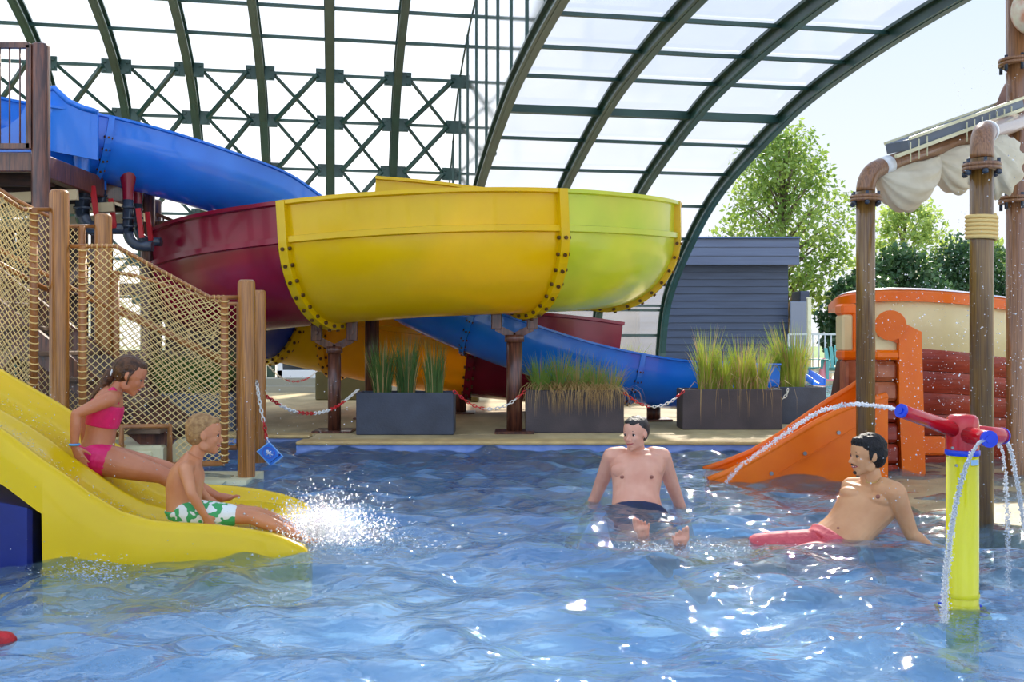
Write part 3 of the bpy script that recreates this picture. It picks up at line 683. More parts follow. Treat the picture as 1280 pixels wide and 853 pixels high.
# ================= BROWN ARCH PIPES WITH CANVAS
WP2 = mat('brown pole with wood grain', (150, 104, 64), .3, (112, 72, 42), 8, (16, 16, .5), coat=.4)
WPD = mat('olive brown pole', (128, 92, 40), .3, (92, 62, 24), 8, (16, 16, .5), coat=.4)
WHT = mat('white strap', (225, 224, 220), .5); CANV = mat('cream canvas', (232, 222, 196), .8, (216, 204, 176), 5, trans=.25)
def arch(px, d, fy, end, label, r=.0675, z0=-.3, clamp=.35, rope=False, m=None):
    X = (px - CX) / F * d; zt = CZ + (CY - fy) / F * d; root = thing('arch_pipe', label, 'pipe', (X, d, z0)); m = m or WPD
    end = Vector(end); c = Vector((X, d, zt)); h = Vector((end.x - X, end.y - d, 0)).normalized(); sl = (end.z - zt - .3) / ((end - c).xy.length); 
    pts = [Vector((X, d, z0)), Vector((X, d, zt - .5)), c + Vector((0, 0, .06))]; R_ = .19; ang = math.pi / 2 - math.atan(sl)
    for t in np.linspace(.1, 1, 8): pts.append(c + Vector((0, 0, .06)) + h * R_ * (1 - math.cos(ang * t)) + Vector((0, 0, R_ * math.sin(ang * t))))
    e0 = pts[-1].copy(); pts.append(end)
    MB().tube(pts[:3], r, 24).build('upright_pole', m, root); MB().tube(pts[2:], r, 24).build('bent_pipe', WP2, root)
    fl = MB(); 
    for k in (0, 1): fl.lathe([(0, -.012), (r * 1.62, -.012), (r * 1.66, -.002), (r * 1.62, .009), (0, .009)], c + Vector((0, 0, .022 * k)), 24)
    o = fl.build('flange', WP2, root)
    for k in range(6):
        a = k * math.pi / 3 + .3; q = c + Vector((r * 1.45 * math.cos(a), r * 1.45 * math.sin(a), 0)); MB().tube([q - Vector((0, 0, .045)), q + Vector((0, 0, .055))], .011, 8).tube([q - Vector((0, 0, .04)), q - Vector((0, 0, .015))], .019, 6).build('flange_bolt', PVC, o)
    T = (end - e0).normalized(); MB().tube([e0 + T * .03, e0 + T * .12], r * 1.06, 24).build('white_strap', WHT, root)
    if rope:
        rp = MB()
        for k in range(6): rp.tube([c + Vector((r * 1.22 * math.cos(t), r * 1.22 * math.sin(t), -.28 - .024 * k - .024 * t / 6.28)) for t in np.linspace(0, 6.28, 22)], .013, 7)
        rp.build('rope_coil', ROPE, root)
    reloc(root); return e0, end
MD = 8.25; MX = (1271 - CX) / F * MD; 
end1 = Vector((MX - .07, MD - .02, CZ + (CY - 152) / F * MD)); end2 = Vector((MX - .02, MD - .1, end1.z - .02))
e1, _ = arch(1082, 7.35, 250, end1, 'brown arch pipe rising behind the man at the right, farther of the two')
e2, _ = arch(1227, 6.05, 211, end2, 'nearer brown arch pipe with a coil of rope below its flange', rope=True, z0=-.35)
# mast
root = thing('mast', 'tall brown mast with flanges running out of the top right of the photo', 'mast', (MX, MD, -.2))
MB().lathe([(.083, -.2), (.083, 5.2), (0, 5.2)], (MX, MD, 0), 28).build('mast_pole', WP2, root)
for y in (80, 252):
    z = CZ + (CY - y) / F * MD; fl = MB()
    for k in (0, 1): fl.lathe([(0, -.015), (.14, -.015), (.143, -.003), (.14, .01), (0, .01)], (MX, MD, z + .03 * k), 24)
    o = fl.build('flange', WP2, root)
    for k in range(6):
        a = k * math.pi / 3 + .4; q = Vector((MX + .12 * math.cos(a), MD + .12 * math.sin(a), z)); MB().tube([q - Vector((0, 0, .07)), q + Vector((0, 0, .06))], .014, 8).build('flange_bolt', PVC, o)
reloc(root)
# fin-shaped brown sail board on the mast
c = [W(1258, 104, 8.2), W(1254, 112, 8.2), W(1247, 130, 8.2), W(1237, 146, 8.2), W(1226, 158, 8.2), W(1216, 167, 8.2), W(1217, 171, 8.2), W(1258, 157, 8.2)]
o = MB().prism(c, (0, .03, 0)).build('fin_panel', mat('brown sail panel', (122, 84, 66), .5, (106, 70, 54), 4), None, fixn=True); tag(o, 'brown curved fin panel fixed to the left of the mast', 'panel')
# gutter trough with cream edge over the farther pipe
root = thing('rain_gutter', 'grey gutter with cream edges lying along the farther arch pipe', 'gutter', (e1 + Vector((.3, 0, .1))))
n1 = (end1 - e1); S = n1.cross(Vector((0, 0, 1))).normalized(); U = Vector((0, 0, 1))
a, b = e1 + n1 * .03, end1 + n1 * .02
MB().bar(a + n1 * .1 + U * .11, b + U * .12, .2, .075).build('gutter_tray', mat('slate grey sheet', (104, 112, 122), .5), root)
for sg in (-1, 1): MB().bar(a + n1 * .1 + S * sg * .11 + U * .155, b + S * sg * .11 + U * .165, .02, .022).build('gutter_edge', CREAM, root)
for k in range(14):
    if k in (3, 4, 5, 6): continue
    p = a.lerp(b, .1 + .06 * k) + S * .12 + U * .1; MB().tube([p + U * .03, p - U * .12], .006, 6).build('drip_pin', CREAM, root)
MB().bar(a + S * .115 + U * .06, b + S * .115 + U * .075, .02, .026).build('gutter_edge', CREAM, root)
reloc(root)
def drape(name, A, B, sag, wid, label, folds=5, ph=0., tie=.5):
    """canvas bundle hung under a pipe: a swag with folds, thick in the middle"""
    mb = MB(); A, B = Vector(A), Vector(B); n = 40; m_ = 40; D_ = (B - A); Sd = D_.cross(Vector((0, 0, 1))).normalized(); rings = []
    for i in range(n + 1):
        t = i / n; env = max(.05, math.sin(math.pi * t) ** .55); p = A + D_ * t
        ring = []
        for j in range(m_):
            a_ = 2 * math.pi * j / m_; y = math.cos(a_); zc = math.sin(a_)
            fold = .09 * math.sin(a_ * folds * 2 + t * 5 + ph + 2.5 * t * y) + .05 * math.sin(a_ * folds * 3.3 + 7 * t)
            rr = env * (1 + fold)
            ring.append(p + Sd * (y * wid * rr) + Vector((0, 0, -sag * .5 * env + zc * sag * .5 * rr)))
        rings.append(ring)
    vs = [q for r_ in rings for q in r_]
    fs = [(i * m_ + j, i * m_ + (j + 1) % m_, (i + 1) * m_ + (j + 1) % m_, (i + 1) * m_ + j) for i in range(n) for j in range(m_)]
    fs += [tuple(range(m_))[::-1], tuple(n * m_ + j for j in range(m_))]
    mb.add(vs, fs); o = mb.build(name, CANV, None); tag(o, label, 'canvas', 'cream canvas rolls under the arch pipes'); return o
L1 = end1 - e1
drape('canvas_drape', e1 + L1 * .0 + Vector((0, 0, -.03)), e1 + L1 * .43 + Vector((0, 0, -.05)), .36, .15, 'cream canvas swag hanging under the farther arch pipe, nearest its bend')
drape('canvas_drape', e1 + L1 * .40 + Vector((0, 0, -.04)), e1 + L1 * .8 + Vector((0, 0, -.05)), .38, .14, 'cream canvas swag partly hidden behind the nearer arch pipe', ph=1.3)
L2 = end2 - e2
drape('canvas_drape', e2 + L2 * .03 + Vector((.0, 0, -.03)), e2 + L2 * .45 + Vector((0, 0, -.05)), .42, .17, 'cream canvas swag under the nearer arch pipe at the right edge', ph=2.1)
o = MB().ell(W(1292, 12, 8.1), (.17, .17, .2), n=24, m=16).build('striped_float', mat('cream and orange shell', (226, 216, 190), .4, (206, 96, 40), 7), None)
tag(o, 'cream and orange rounded shell at the top right corner on the mast', 'float')

# ================= PIRATE SHIP AND ORANGE SLIDE
PLK = mat('red brown plank', (158, 50, 16), .4, (128, 34, 10), 5, (.6, .6, 4), coat=.2, bump=.4, bscale=10); PLB = mat('weathered brown block', (176, 104, 66), .4, (136, 66, 34), 7, bump=.4, bscale=16)
HULLC = mat('cream hull panel', (232, 216, 160), .35, (218, 200, 146), 2, coat=.2, trans=.12); ORW = mat('pale whitish cap', (226, 222, 226), .3)  # cap along the gunwale top is one even whitish tone
root = thing('pirate_ship', 'orange, cream and red-brown play ship hull behind the right-hand pool', 'play ship', (3.6, 9.3, 0))
hx = [1050, 1060, 1075, 1095, 1120, 1160, 1200, 1240, 1285, 1330, 1380]
htop = [385, 377, 373, 371, 370, 371, 374, 379, 385, 392, 400]
hd = [9.75, 9.4, 9.2, 9.1, 9.0, 8.95, 8.95, 9.0, 9.05, 9.15, 9.3]
def hull_line(yf, off=0.): return spline([W(x, yf(i), d - off) for i, (x, d) in enumerate(zip(hx, hd))], 60)
T0 = hull_line(lambda i: htop[i]); T1 = hull_line(lambda i: htop[i] + 66 + (i < 3) * 2); B0 = hull_line(lambda i: 575, .0)
for p, q in zip(B0, T1): p.z = -.1; p.y = q.y + .25; p.x = q.x * .97
def wall(A, B, th, m, name, nz=6, bulge=0.):
    mb = MB(); n = len(A); vs = []
    for i in range(n):
        for k in range(nz + 1):
            t = k / nz; p = A[i].lerp(B[i], t); vs.append(p + Vector((0, -bulge * math.sin(math.pi * t), 0)))
    o_ = len(vs); vs += [v + Vector((0, th, 0)) for v in vs]
    fs = []
    for i in range(n - 1):
        for k in range(nz):
            a = i * (nz + 1) + k; q = (a, a + 1, a + nz + 2, a + nz + 1); fs.append(q); fs.append(tuple(o_ + v for v in q)[::-1])
    for k in range(nz): fs.append((k + 1, k, o_ + k, o_ + k + 1)); a = (n - 1) * (nz + 1) + k; fs.append((a, a + 1, o_ + a + 1, o_ + a))
    for i in range(n - 1):
        a = i * (nz + 1); b = a + nz + 1; fs.append((b, a, o_ + a, o_ + b)[::-1]); a += nz; b += nz; fs.append((a, b, o_ + b, o_ + a)[::-1])
    mb.add(vs, fs); return mb.build(name, m, root, fixn=True, angle=50)
wall(T0, T1, .08, HULLC, 'upper_hull', bulge=.04)
NP = 6
for k in range(NP):
    A = [a.lerp(b, k / NP) for a, b in zip(T1, B0)]; B = [a.lerp(b, (k + .975) / NP) for a, b in zip(T1, B0)]; wall(A, B, .08, PLK, 'hull_plank', 4, .014)
wall([p + Vector((0, .07, 0)) for p in T1], [p + Vector((0, .07, 0)) for p in B0], .04, mat('dark plank groove', (70, 20, 10), .6), 'hull_backing', 4)
mb = MB(); mb.sweep([p + Vector((0, .04, 0)) for p in T0], [(-.1, -.05), (-.1, .03), (-.07, .055), (.07, .055), (.1, .03), (.1, -.05)]); mb.build('orange_gunwale', ORG, root, angle=40, fixn=True)
mb = MB(); mb.sweep([p + Vector((0, .04, 0)) for p in T0], [(-.075, .056), (-.05, .072), (.05, .072), (.075, .056)]); mb.build('cap_rail', ORW, root, angle=40, fixn=True)
# prow window frame at the left end
for (x0, y0, x1, y1, m, nm) in ((1052, 380, 1072, 394, ORG, 'prow_header'), (1066, 390, 1073, 450, ORG, 'prow_stile'), (1053, 393, 1067, 440, HULLC, 'prow_panel'), (1053, 437, 1072, 450, ORG, 'prow_sill'), (1058, 450, 1072, 500, PLB, 'prow_block')):
    d = 8.95; p, q = W(x0, y1, d), W(x1, y0, d); MB().box((p.x, d, p.z), (q.x, d + .2, q.z), None, 0, .02).build(nm, m, root)
# ladder tower: blocks, orange jamb, round knob
d = 8.25
for k in range(6):
    y0 = 452 + k * 26; p, q = W(1094 + k * .8, y0 + 24.5, d), W(1124 + k * .8, y0, d); MB().box((p.x, d + .02, p.z), (q.x, d + .35, q.z), None, 0, .03).build('step_block', PLB if k < 2 else PLK, root)
cl = MB(); cl.prism([W(1124, 425, d), W(1118, 412, d), W(1126, 402, d), W(1152, 415, d), W(1155, 520, d), W(1157, 600, d), W(1128, 602, d), W(1124, 500, d)], (0, .34, 0)); cl.build('orange_side_frame', ORG, root, fixn=True)
cl = MB(); cl.tube([W(1113, 407, d - .02), W(1113, 407, d + .33)], .125, 28); cl.prism([W(1097, 414, d + .02), W(1098, 420, d + .02), W(1124, 430, d + .02), W(1140, 414, d + .02), W(1128, 402, d + .02)], (0, .3, 0)); cl.build('round_knob', ORG, root, fixn=True)
MB().box((W(1094, 446, d).x, d, W(0, 450, d).z), (W(1126, 440, d).x, d + .33, W(0, 438, d).z), None, 0, .02).build('orange_sill', ORG, root)
MB().box((W(1096, 0, d).x, d + .05, W(0, 440, d).z), (W(1124, 0, d).x, d + .08, W(0, 414, d).z), None, 0, .005).build('cream_window', HULLC, root)
MB().box((W(1155, 0, d).x, d + .2, W(0, 573, d).z), (W(1196, 0, d).x, d + .3, W(0, 549, d).z), None, 0, .02).build('orange_low_rail', ORG, root)
reloc(root)
# orange slide: two side walls and a chute, running down left into the pool
root = thing('pool_slide', 'small orange slide running from the play ship into the pool', 'water slide', (2.6, 8.3, 0))
def side(d, pix, name):
    top = [PL(x, y, (0, d, 0), (.0, 1, 0)) for x, y in pix]; mb = MB()
    mb.prism([Vector((p.x, p.y, p.z)) for p in top] + [Vector((top[-1].x, d, -.25)), Vector((top[0].x + .02, d, -.25))], (0, .05, 0)); o = mb.build(name, ORG, root, fixn=True)
    MB().tube([p + Vector((0, .025, 0)) for p in top], .03, 10).build('rounded_rim', ORG, o); return top
nr = side(8.05, [(886, 601), (905, 594), (930, 583), (960, 566), (990, 548), (1020, 530), (1050, 515), (1080, 503), (1110, 495)], 'side_wall')
fr = side(8.75, [(880, 588), (905, 580), (940, 566), (975, 545), (1010, 520), (1040, 500), (1065, 485), (1085, 470), (1105, 462)], 'side_wall')
mb = MB(); vs = []
for a, b in zip(nr, fr): vs += [a + Vector((0, .03, -.1)), b + Vector((0, .02, -.12))]
vs += [v - Vector((0, 0, .04)) for v in vs]; n = len(nr)
fs = [(2 * i, 2 * i + 1, 2 * i + 3, 2 * i + 2) for i in range(n - 1)] + [(2 * n + 2 * i, 2 * n + 2 * i + 2, 2 * n + 2 * i + 3, 2 * n + 2 * i + 1) for i in range(n - 1)]
mb.add(vs, fs); mb.build('chute', ORG, root)
for px, py in ((1048, 541), (1006, 567), (964, 592), (1092, 530)):
    p = PL(px, py, (0, 8.05, 0), (0, 1, 0)); MB().tube([p, p - Vector((0, .012, 0))], .016, 10).build('bolt', STEEL, root)
p0, p1 = PL(975, 592, (0, 8.045, 0), (0, 1, 0)), PL(1070, 535, (0, 8.045, 0), (0, 1, 0)); MB().bar(p0, p1, .006, .012).build('seam', ORG, root)
reloc(root)
tpost2 = wpost(1057, 412, 10.3, .05, 'slim brown post standing behind the prow of the play ship', -.2, WPD)
# ================= PLANTERS AND GRASSES
PLN = mat('slate grey planter', (66, 74, 90), .6, (56, 62, 76), 4, bump=.3, bscale=60); PLN2 = mat('brown grey planter', (78, 70, 72), .6, (64, 58, 62), 4, bump=.3, bscale=60)
SOIL = mat('soil', (70, 52, 36), .9, bump=.6, bscale=30)
def gm(n, a, b): return mat(n, a, .55, b, 3, trans=.4)
GD = gm('deep green grass', (98, 132, 62), (70, 104, 44)); GY = gm('yellow green grass', (178, 190, 70), (130, 158, 46)); GT = gm('dry tan grass', (204, 174, 116), (172, 138, 84)); GL = gm('fresh green grass', (146, 176, 84), (112, 150, 62))
def tuft(c, n, h, spread, wd, mats, name, parent, lean=(0, 0), droop=.25, dry=0., hang=0., seed=0, mean_r=.1):
    rr = random.Random(seed); mb = MB(); c = Vector(c)
    for k in range(n):
        a = rr.random() * 6.283; r0 = mean_r * math.sqrt(rr.random()); b = c + Vector((r0 * math.cos(a), r0 * math.sin(a) * .8, -.01))
        hh = h * rr.uniform(.55, 1.05); sp = spread * rr.uniform(.2, 1) ** 1.2; o = Vector((math.cos(a) * sp + lean[0], math.sin(a) * sp + lean[1], 0)); m = 0
        dr = droop * rr.random() ** 2
        if rr.random() < dry: m = 1
        pts = []; ns = 5
        hanging = rr.random() < hang
        if hanging: m = 1; o = Vector((rr.uniform(-.3, .3), -rr.uniform(.1, .3) - abs(c.y - b.y), 0)); hh *= .35
        for i in range(ns + 1):
            t = i / ns; p = b + o * (t ** 1.6) + Vector((0, 0, hh * t - dr * hh * t ** 3.0))
            if hanging: p = b + o * min(1, t * 1.5) + Vector((0, 0, hh * math.sin(min(1, t * 1.5) * 1.7) - (max(0, t - .45) * h * rr.uniform(.8, 1.1) * 1.15)))
            pts.append(p)
        d = Vector((math.cos(a + 1.57), math.sin(a + 1.57) * .3, 0)).normalized() * wd * rr.uniform(.6, 1.2)
        vs = []
        for i, p in enumerate(pts): q = d * (1 - (i / ns) ** 2 * .95) * .5; vs += [p - q, p + q]
        mb.add(vs, [(2 * i, 2 * i + 1, 2 * i + 3, 2 * i + 2) for i in range(ns)], m)
    return mb.build(name, mats, parent)
def planter(x0, x1, ytop, d, depth, label, m, z0=DZ, turn=0):
    X0, X1 = (x0 - CX) / F * d, (x1 - CX) / F * d; zt = CZ - (ytop - CY) / F * d; root = thing('planter', label, 'planter', ((X0 + X1) / 2, d + depth / 2, z0), None)
    t = .03; mb = MB(); a = lambda p, q: mb.box(p, q, None, 0, .008)
    a((X0, d, z0), (X1, d + t, zt)); a((X0, d + depth - t, z0), (X1, d + depth, zt)); a((X0, d + t * .9, z0), (X0 + t, d + depth - t * .9, zt)); a((X1 - t, d + t * .9, z0), (X1, d + depth - t * .9, zt))
    mb.build('planter_box', m, root); MB().box((X0 + .02, d + .02, z0), (X1 - .02, d + depth - .02, zt - .04)).build('soil', SOIL, root); return root, X0, X1, zt
P, X0, X1, ZT = planter(445, 567, 491, 10.96, .42, 'slate grey planter with three dark green grass tufts, left of the two posts', PLN)
for i, (px, n, h, sp) in enumerate(((478, 300, .68, .17), (508, 320, .72, .15), (543, 230, .66, .11))): tuft(((px - CX) / F * 11.15, 11.15, ZT - .04), n, h, sp, .008, [GD, GT], 'grass_tuft', P, dry=.12, seed=i, droop=.3)
reloc(P)
P, X0, X1, ZT = planter(657, 780, 488, 11.2, .42, 'brown grey planter with green grass and tan strands hanging over its front', PLN2)
for i, px in enumerate((676, 700, 722, 745, 764)): tuft(((px - CX) / F * 11.4, 11.36, ZT - .04), 230, (.5, .54, .52, .46, .38)[i], .24, .008, [GL, GT], 'grass_tuft', P, dry=.15 + .09 * i, hang=.16 + .05 * i, seed=10 + i, droop=.5)
reloc(P)
P, X0, X1, ZT = planter(853, 978, 487, 11.6, .42, 'brown grey planter with tall yellow green grass beside the orange slide', PLN2)
for i, px in enumerate((884, 905, 928, 948)): tuft(((px - CX) / F * 11.8, 11.8, ZT - .04), 250, (.8, .6, .7, .66)[i], .2, .009, [GY, GT], 'grass_tuft', P, dry=.2, hang=.04, seed=20 + i, droop=.45)
reloc(P)
P, X0, X1, ZT = planter(968, 1033, 484, 12.4, .5, 'grey planter with one broad leaning grass tuft, set behind the front row', PLN)
tuft(((990 - CX) / F * 12.6, 12.65, ZT - .04), 520, .86, .3, .009, [GY, GT], 'grass_tuft', P, dry=.25, seed=31, droop=.4, mean_r=.17, lean=(-.05, 0)); reloc(P)
P, X0, X1, ZT = planter(740, 830, 468, 16.5, .5, 'planter behind the blue trough slide, only its grass showing', PLN)
tuft(((787 - CX) / F * 16.7, 16.7, ZT - .04), 220, .58, .42, .012, [GY, GT], 'grass_tuft', P, dry=.2, seed=41, droop=.5); reloc(P)
P, X0, X1, ZT = planter(195, 292, 492, 11.4, .5, 'dark planter with green grass seen through the stair netting', PLN)
for i, px in enumerate((212, 245, 275)): tuft(((px - CX) / F * 11.6, 11.6, ZT - .04), 260, .6, .3, .01, [GD, GT], 'grass_tuft', P, seed=50 + i)
reloc(P)
OLV = mat('olive planter box', (94, 88, 50), .6, (80, 76, 44), 3)
for (x0, x1, y0, y1, d, lab) in ((394, 476, 459, 500, 17.4, 'olive brown storage box on the far deck behind the yellow slide'), (562, 598, 487, 498, 16.8, 'low grey box on the far deck beside the first planter')):
    p, q = W(x0, y1, d), W(x1, y0, d); root = thing('storage_box', lab, 'box', (p.x, d, DZ)); MB().box((p.x, d, DZ), (q.x, d + .6, q.z - .04), None, 0, .015).build('box_body', OLV, root); MB().box((p.x - .02, d - .02, q.z - .04), (q.x + .02, d + .62, q.z), None, 0, .012).build('lid', OLV, root); reloc(root)
# ================= CHAINS
CW = mat('white plastic chain', (232, 230, 222), .4); CR = mat('red plastic chain', (200, 36, 40), .4)
def chain(name, pts, label, start=1, grp='red and white barrier chains', L=.055, r=.0058, run=8, name_='barrier_chain'):
    path = spline(pts, 200); tot = sum((path[i + 1] - path[i]).length for i in range(199)); n = max(4, int(tot / (L * .78))); P_ = spline(pts, n + 1); mb = MB()
    for i in range(n):
        a, b = P_[i], P_[i + 1]; T = (b - a).normalized(); c = (a + b) / 2; S1 = T.cross(Vector((0, 0, 1)));
        if S1.length < .1: S1 = Vector((1, 0, 0))
        S1.normalize(); S2 = S1.cross(T); S = S1 if i % 2 else S2; hw = L * .26
        loop = [c + T * (L / 2 * math.cos(t)) + S * (hw * math.sin(t)) for t in np.linspace(0, 2 * math.pi, 11)]
        mb.tube(loop, r, 5, mi=((i // run) + start) % 2, cap=False)
    o = mb.build(name_, [CW, CR]); tag(o, label, 'chain', grp); return o
def sag(a, b, dy, n=5):
    a, b = Vector(a), Vector(b); return [a.lerp(b, t) - Vector((0, 0, dy * 4 * t * (1 - t))) for t in np.linspace(0, 1, n)]
chain('c', sag(W(327, 492, 9.0), W(448, 487, 10.93), .22), 'red and white chain sagging from the stair post to the first planter', 1)
chain('c', sag(W(567, 489, 10.94), W(657, 489, 11.16), .2), 'red and white chain sagging between the first and second planters', 1, run=9)
chain('c', sag(W(780, 491, 11.2), W(855, 489, 11.58), .17), 'red and white chain sagging between the second and third planters', 1, run=9)
chain('c', [W(985, 486, 12.37), W(983, 494, 12.36), W(977, 500, 12.37)], 'short white chain end hanging on the rearmost planter', 0, run=40)
chain('c', sag(W(332, 454, 16.5), W(404, 456, 17.3), .3), 'pale and red chain in front of the white framed door', 0, run=11)
hk = W(321, 478, 8.8); chain('c', [hk, W(324, 500, 8.79), W(328, 520, 8.79), W(331, 534, 8.79), W(333, 549, 8.8)], 'red and white chain hanging down the stair post with a blue card', 0, run=9, L=.05, grp='red and white barrier chains')
root = thing('hanging_card', 'blue card with a white figure in a ring hanging on the post chain', 'sign', W(336, 560, 8.8))
fr = [W(a, b, 8.8) for a, b in ((336.4, 552), (354.5, 571), (338, 586.5), (320.5, 564.5))]; O = fr[0]; ux = (fr[1] - fr[0]); uy = (fr[3] - fr[0])
def card(u0, v0, u1, v1, off): return [O + ux * u + uy * v + Vector((0, off, 0)) for u, v in ((u0, v0), (u1, v0), (u1, v1), (u0, v1))]
CB = mat('bright blue card', (40, 120, 226), .3, (84, 150, 236), 4); CWH = mat('white print', (235, 238, 245), .4); CPU = mat('violet print', (120, 96, 190), .4); CNV = mat('navy print', (24, 40, 120), .4)
MB().prism(card(0, 0, 1, 1, 0), (0, .004, 0)).build('card_edge', mat('pale blue card border', (150, 200, 245), .3), root); MB().prism(card(.05, .06, .95, .94, -.003), (0, .003, 0)).build('card_face', CB, root)
def cp(u, v, o=-.005): return O + ux * u + uy * v + Vector((0, o, 0))
MB().tube([cp(.42 + .28 * math.cos(t), .5 + .34 * math.sin(t)) for t in np.linspace(0, 6.283, 28)], .0025, 5, cap=False).build('ring_print', CPU, root)
f_ = MB().ell(cp(.33, .5, -.005), (.014, .003, .014), n=12, m=8); f_.tube([cp(.4, .5), cp(.52, .5)], .009, 8); f_.tube([cp(.42, .5), cp(.44, .32)], .0045, 6); f_.tube([cp(.42, .5), cp(.44, .68)], .0045, 6); f_.tube([cp(.52, .47), cp(.62, .4)], .0045, 6); f_.tube([cp(.52, .53), cp(.62, .6)], .0045, 6); f_.build('figure_print', CWH, root)
tx = MB(); rr = random.Random(5)
v = .12
while v < .86: l = rr.uniform(.05, .1); tx.tube([cp(.84, v), cp(.84, v + l)], .0035, 5); v += l + .03
tx.ell(cp(.82, .1), (.01, .003, .01), n=10, m=6); tx.build('lettering', CNV, root)
MB().tube([W(333, 547, 8.8), W(336.4, 553.5, 8.797)], .004, 6).build('cord_loop', CWH, root); reloc(root)
o = MB().tube([hk + Vector((.02 * math.cos(t) - .005, -.012, .02 * math.sin(t))) for t in np.linspace(0, 6.28, 14)], .004, 6).build('hook_ring', STEEL); tag(o, 'small metal ring on the stair post holding the hanging chain', 'hook')

# ================= BACKGROUND BUILDING, FENCE, CHAIRS
BW = mat('dark blue grey boards', (58, 70, 92), .6, (48, 58, 78), 2, (.3, 1, 5), dets=5); BW2 = mat('grey blue fascia boards', (80, 92, 116), .5, (70, 80, 104), 2, (.3, 1, 5))
def siding(X0, X1, z0, z1, d, n, m, parent, name, dep=3.0):
    mb = MB(); h = (z1 - z0) / n
    for k in range(n):
        a = z0 + h * k; mb.add([(X0, d - .035, a), (X1, d - .035, a), (X1, d, a + h), (X0, d, a + h), (X0, d + .02, a), (X1, d + .02, a)], [(0, 1, 2, 3), (0, 4, 5, 1), (0, 3, 4), (1, 5, 2)], 0, True)
    mb.box((X0, d + .01, z0), (X1, d + dep, z1)); return mb.build(name, m, parent)
def zz_(y, d): return CZ - (y - CY) / F * d
root = thing('pool_building', 'dark blue grey boarded building with a flat roof right of the glass vault', 'building', (7, 33, DZ)); d = 32
siding((800 - CX) / F * d, (985 - CX) / F * d, DZ, zz_(331, d), d, 15, BW, root, 'wall')
siding((800 - CX) / F * (d - .4), (999 - CX) / F * (d - .4), zz_(331, d - .4), zz_(298, d - .4), d - .4, 3, BW2, root, 'roof_fascia')
MB().box(((800 - CX) / F * d, d - .5, zz_(298, d - .5)), ((1001 - CX) / F * (d - .5), d + 3, zz_(296, d - .5)), None, 0, .01).build('roof_edge', mat('steel blue edge', (60, 88, 130), .4), root)
MB().box(((988 - CX) / F * 31.5, 31.5, DZ), ((1010 - CX) / F * 31.5, 31.6, zz_(377, 31.5)), None, 0, .02).build('grey_side_panel', mat('grey panel', (112, 120, 134), .5), root)
MB().box(((1000 - CX) / F * 33, 33, DZ), ((1012 - CX) / F * 33, 34, zz_(364, 33)), None, 0, .02).build('side_annex', BW, root); reloc(root)
root = thing('pool_building', 'lower dark boarded wing seen through the glass under the yellow slide end', 'building', (3, 34, DZ)); d = 33
siding((560 - CX) / F * d, (800 - CX) / F * d, DZ, zz_(384, d), d, 6, BW, root, 'wall')
MB().box(((555 - CX) / F * d, d - .3, zz_(384, d)), ((802 - CX) / F * d, d + 3, zz_(378, d)), None, 0, .02).build('roof_edge', mat('pale roof edge', (206, 206, 206), .5), root); reloc(root)
root = thing('fence_post', 'pale yellow square post beside the grey panel and metal fence', 'post', W(1012, 470, 27)); p = W(1012, 0, 27)
MB().box((p.x - .05, 27, DZ), (p.x + .05, 27.1, zz_(374, 27)), None, 0, .01).build('post', CREAM, root); MB().box((p.x - .06, 26.99, zz_(374, 27)), (p.x + .06, 27.11, zz_(372, 27)), None, 0, .01).build('post_cap', CREAM, root); reloc(root)
root = thing('metal_fence', 'pale grey metal bar fence on the far side of the second pool', 'fence', W(1035, 470, 27)); FM = mat('pale grey metal bars', (190, 192, 186), .4)
x0 = (986 - CX) / F * 27; x1 = (1400 - CX) / F * 27
for z in (zz_(418, 27), .3): MB().box((x0, 27.02, z - .025), (x1, 27.06, z + .025)).build('rail', FM, root)
k = 0; x = x0
while x < x1: MB().tube([(x, 27.04, DZ), (x, 27.04, zz_(418, 27))], .02, 6).build('fence_bar', FM, root); x += .165
reloc(root)
AD = mat('sea green plastic', (96, 160, 146), .4)
def adirondack(px, d, label, rz):
    root = thing('garden_chair', label, 'chair', ((px - CX) / F * d, d, DZ), 'sea green garden chairs'); root.rotation_euler.z = rz
    for k in range(5):
        x = (k - 2) * .105; MB().prism([(x - .045, .1, .3), (x + .045, .1, .3), (x * 1.25 + .045, .42, .92 - abs(k - 2) * .04), (x * 1.25 - .045, .42, .92 - abs(k - 2) * .04)], (0, .025, 0)).build('back_slat', AD, root)
    for k in range(5): MB().box((-.26, -.3 + .09 * k, .33 - .02 * k), (.26, -.22 + .09 * k, .35 - .02 * k), None, 0, .005).build('seat_slat', AD, root)
    for s in (-1, 1):
        MB().box((s * .33 - .06, -.38, .53), (s * .33 + .06, .3, .555), None, 0, .01).build('armrest', AD, root)
        MB().box((s * .3 - .04, -.36, 0), (s * .3 + .04, -.28, .53), None, 0, .01).build('leg', AD, root); MB().box((s * .3 - .03, .22, 0), (s * .3 + .03, .3, .53), None, 0, .01).build('leg', AD, root)
    return root
adirondack(1024, 25.6 * .98, 'sea green slatted garden chair, left of two by the far fence', .5); adirondack(1052, 26.0, 'sea green slatted garden chair, right of two by the far fence', -.2)
for o in [o for o in COL.objects if o.get('group') == 'sea green garden chairs']: o.location.z = DZ; o.location.y = max(o.location.y, 26.3)
p = W(1030, 492, 19.5); root = thing('traffic_cone', 'small pink cone on the edge of the second pool', 'cone', (p.x, 26.6, DZ)); p.x = (1030 - CX) / F * 26.2
MB().lathe([(.17, 0), (.05, .5), (.03, .55), (0, .55)], (p.x, 26.2, DZ + .03), 16).build('cone_body', mat('pink plastic', (240, 140, 140), .5), root); MB().box((p.x - .2, 26.0, DZ), (p.x + .2, 26.4, DZ + .04), None, 0, .01).build('cone_base', MATS['pink plastic'], root); reloc(root)
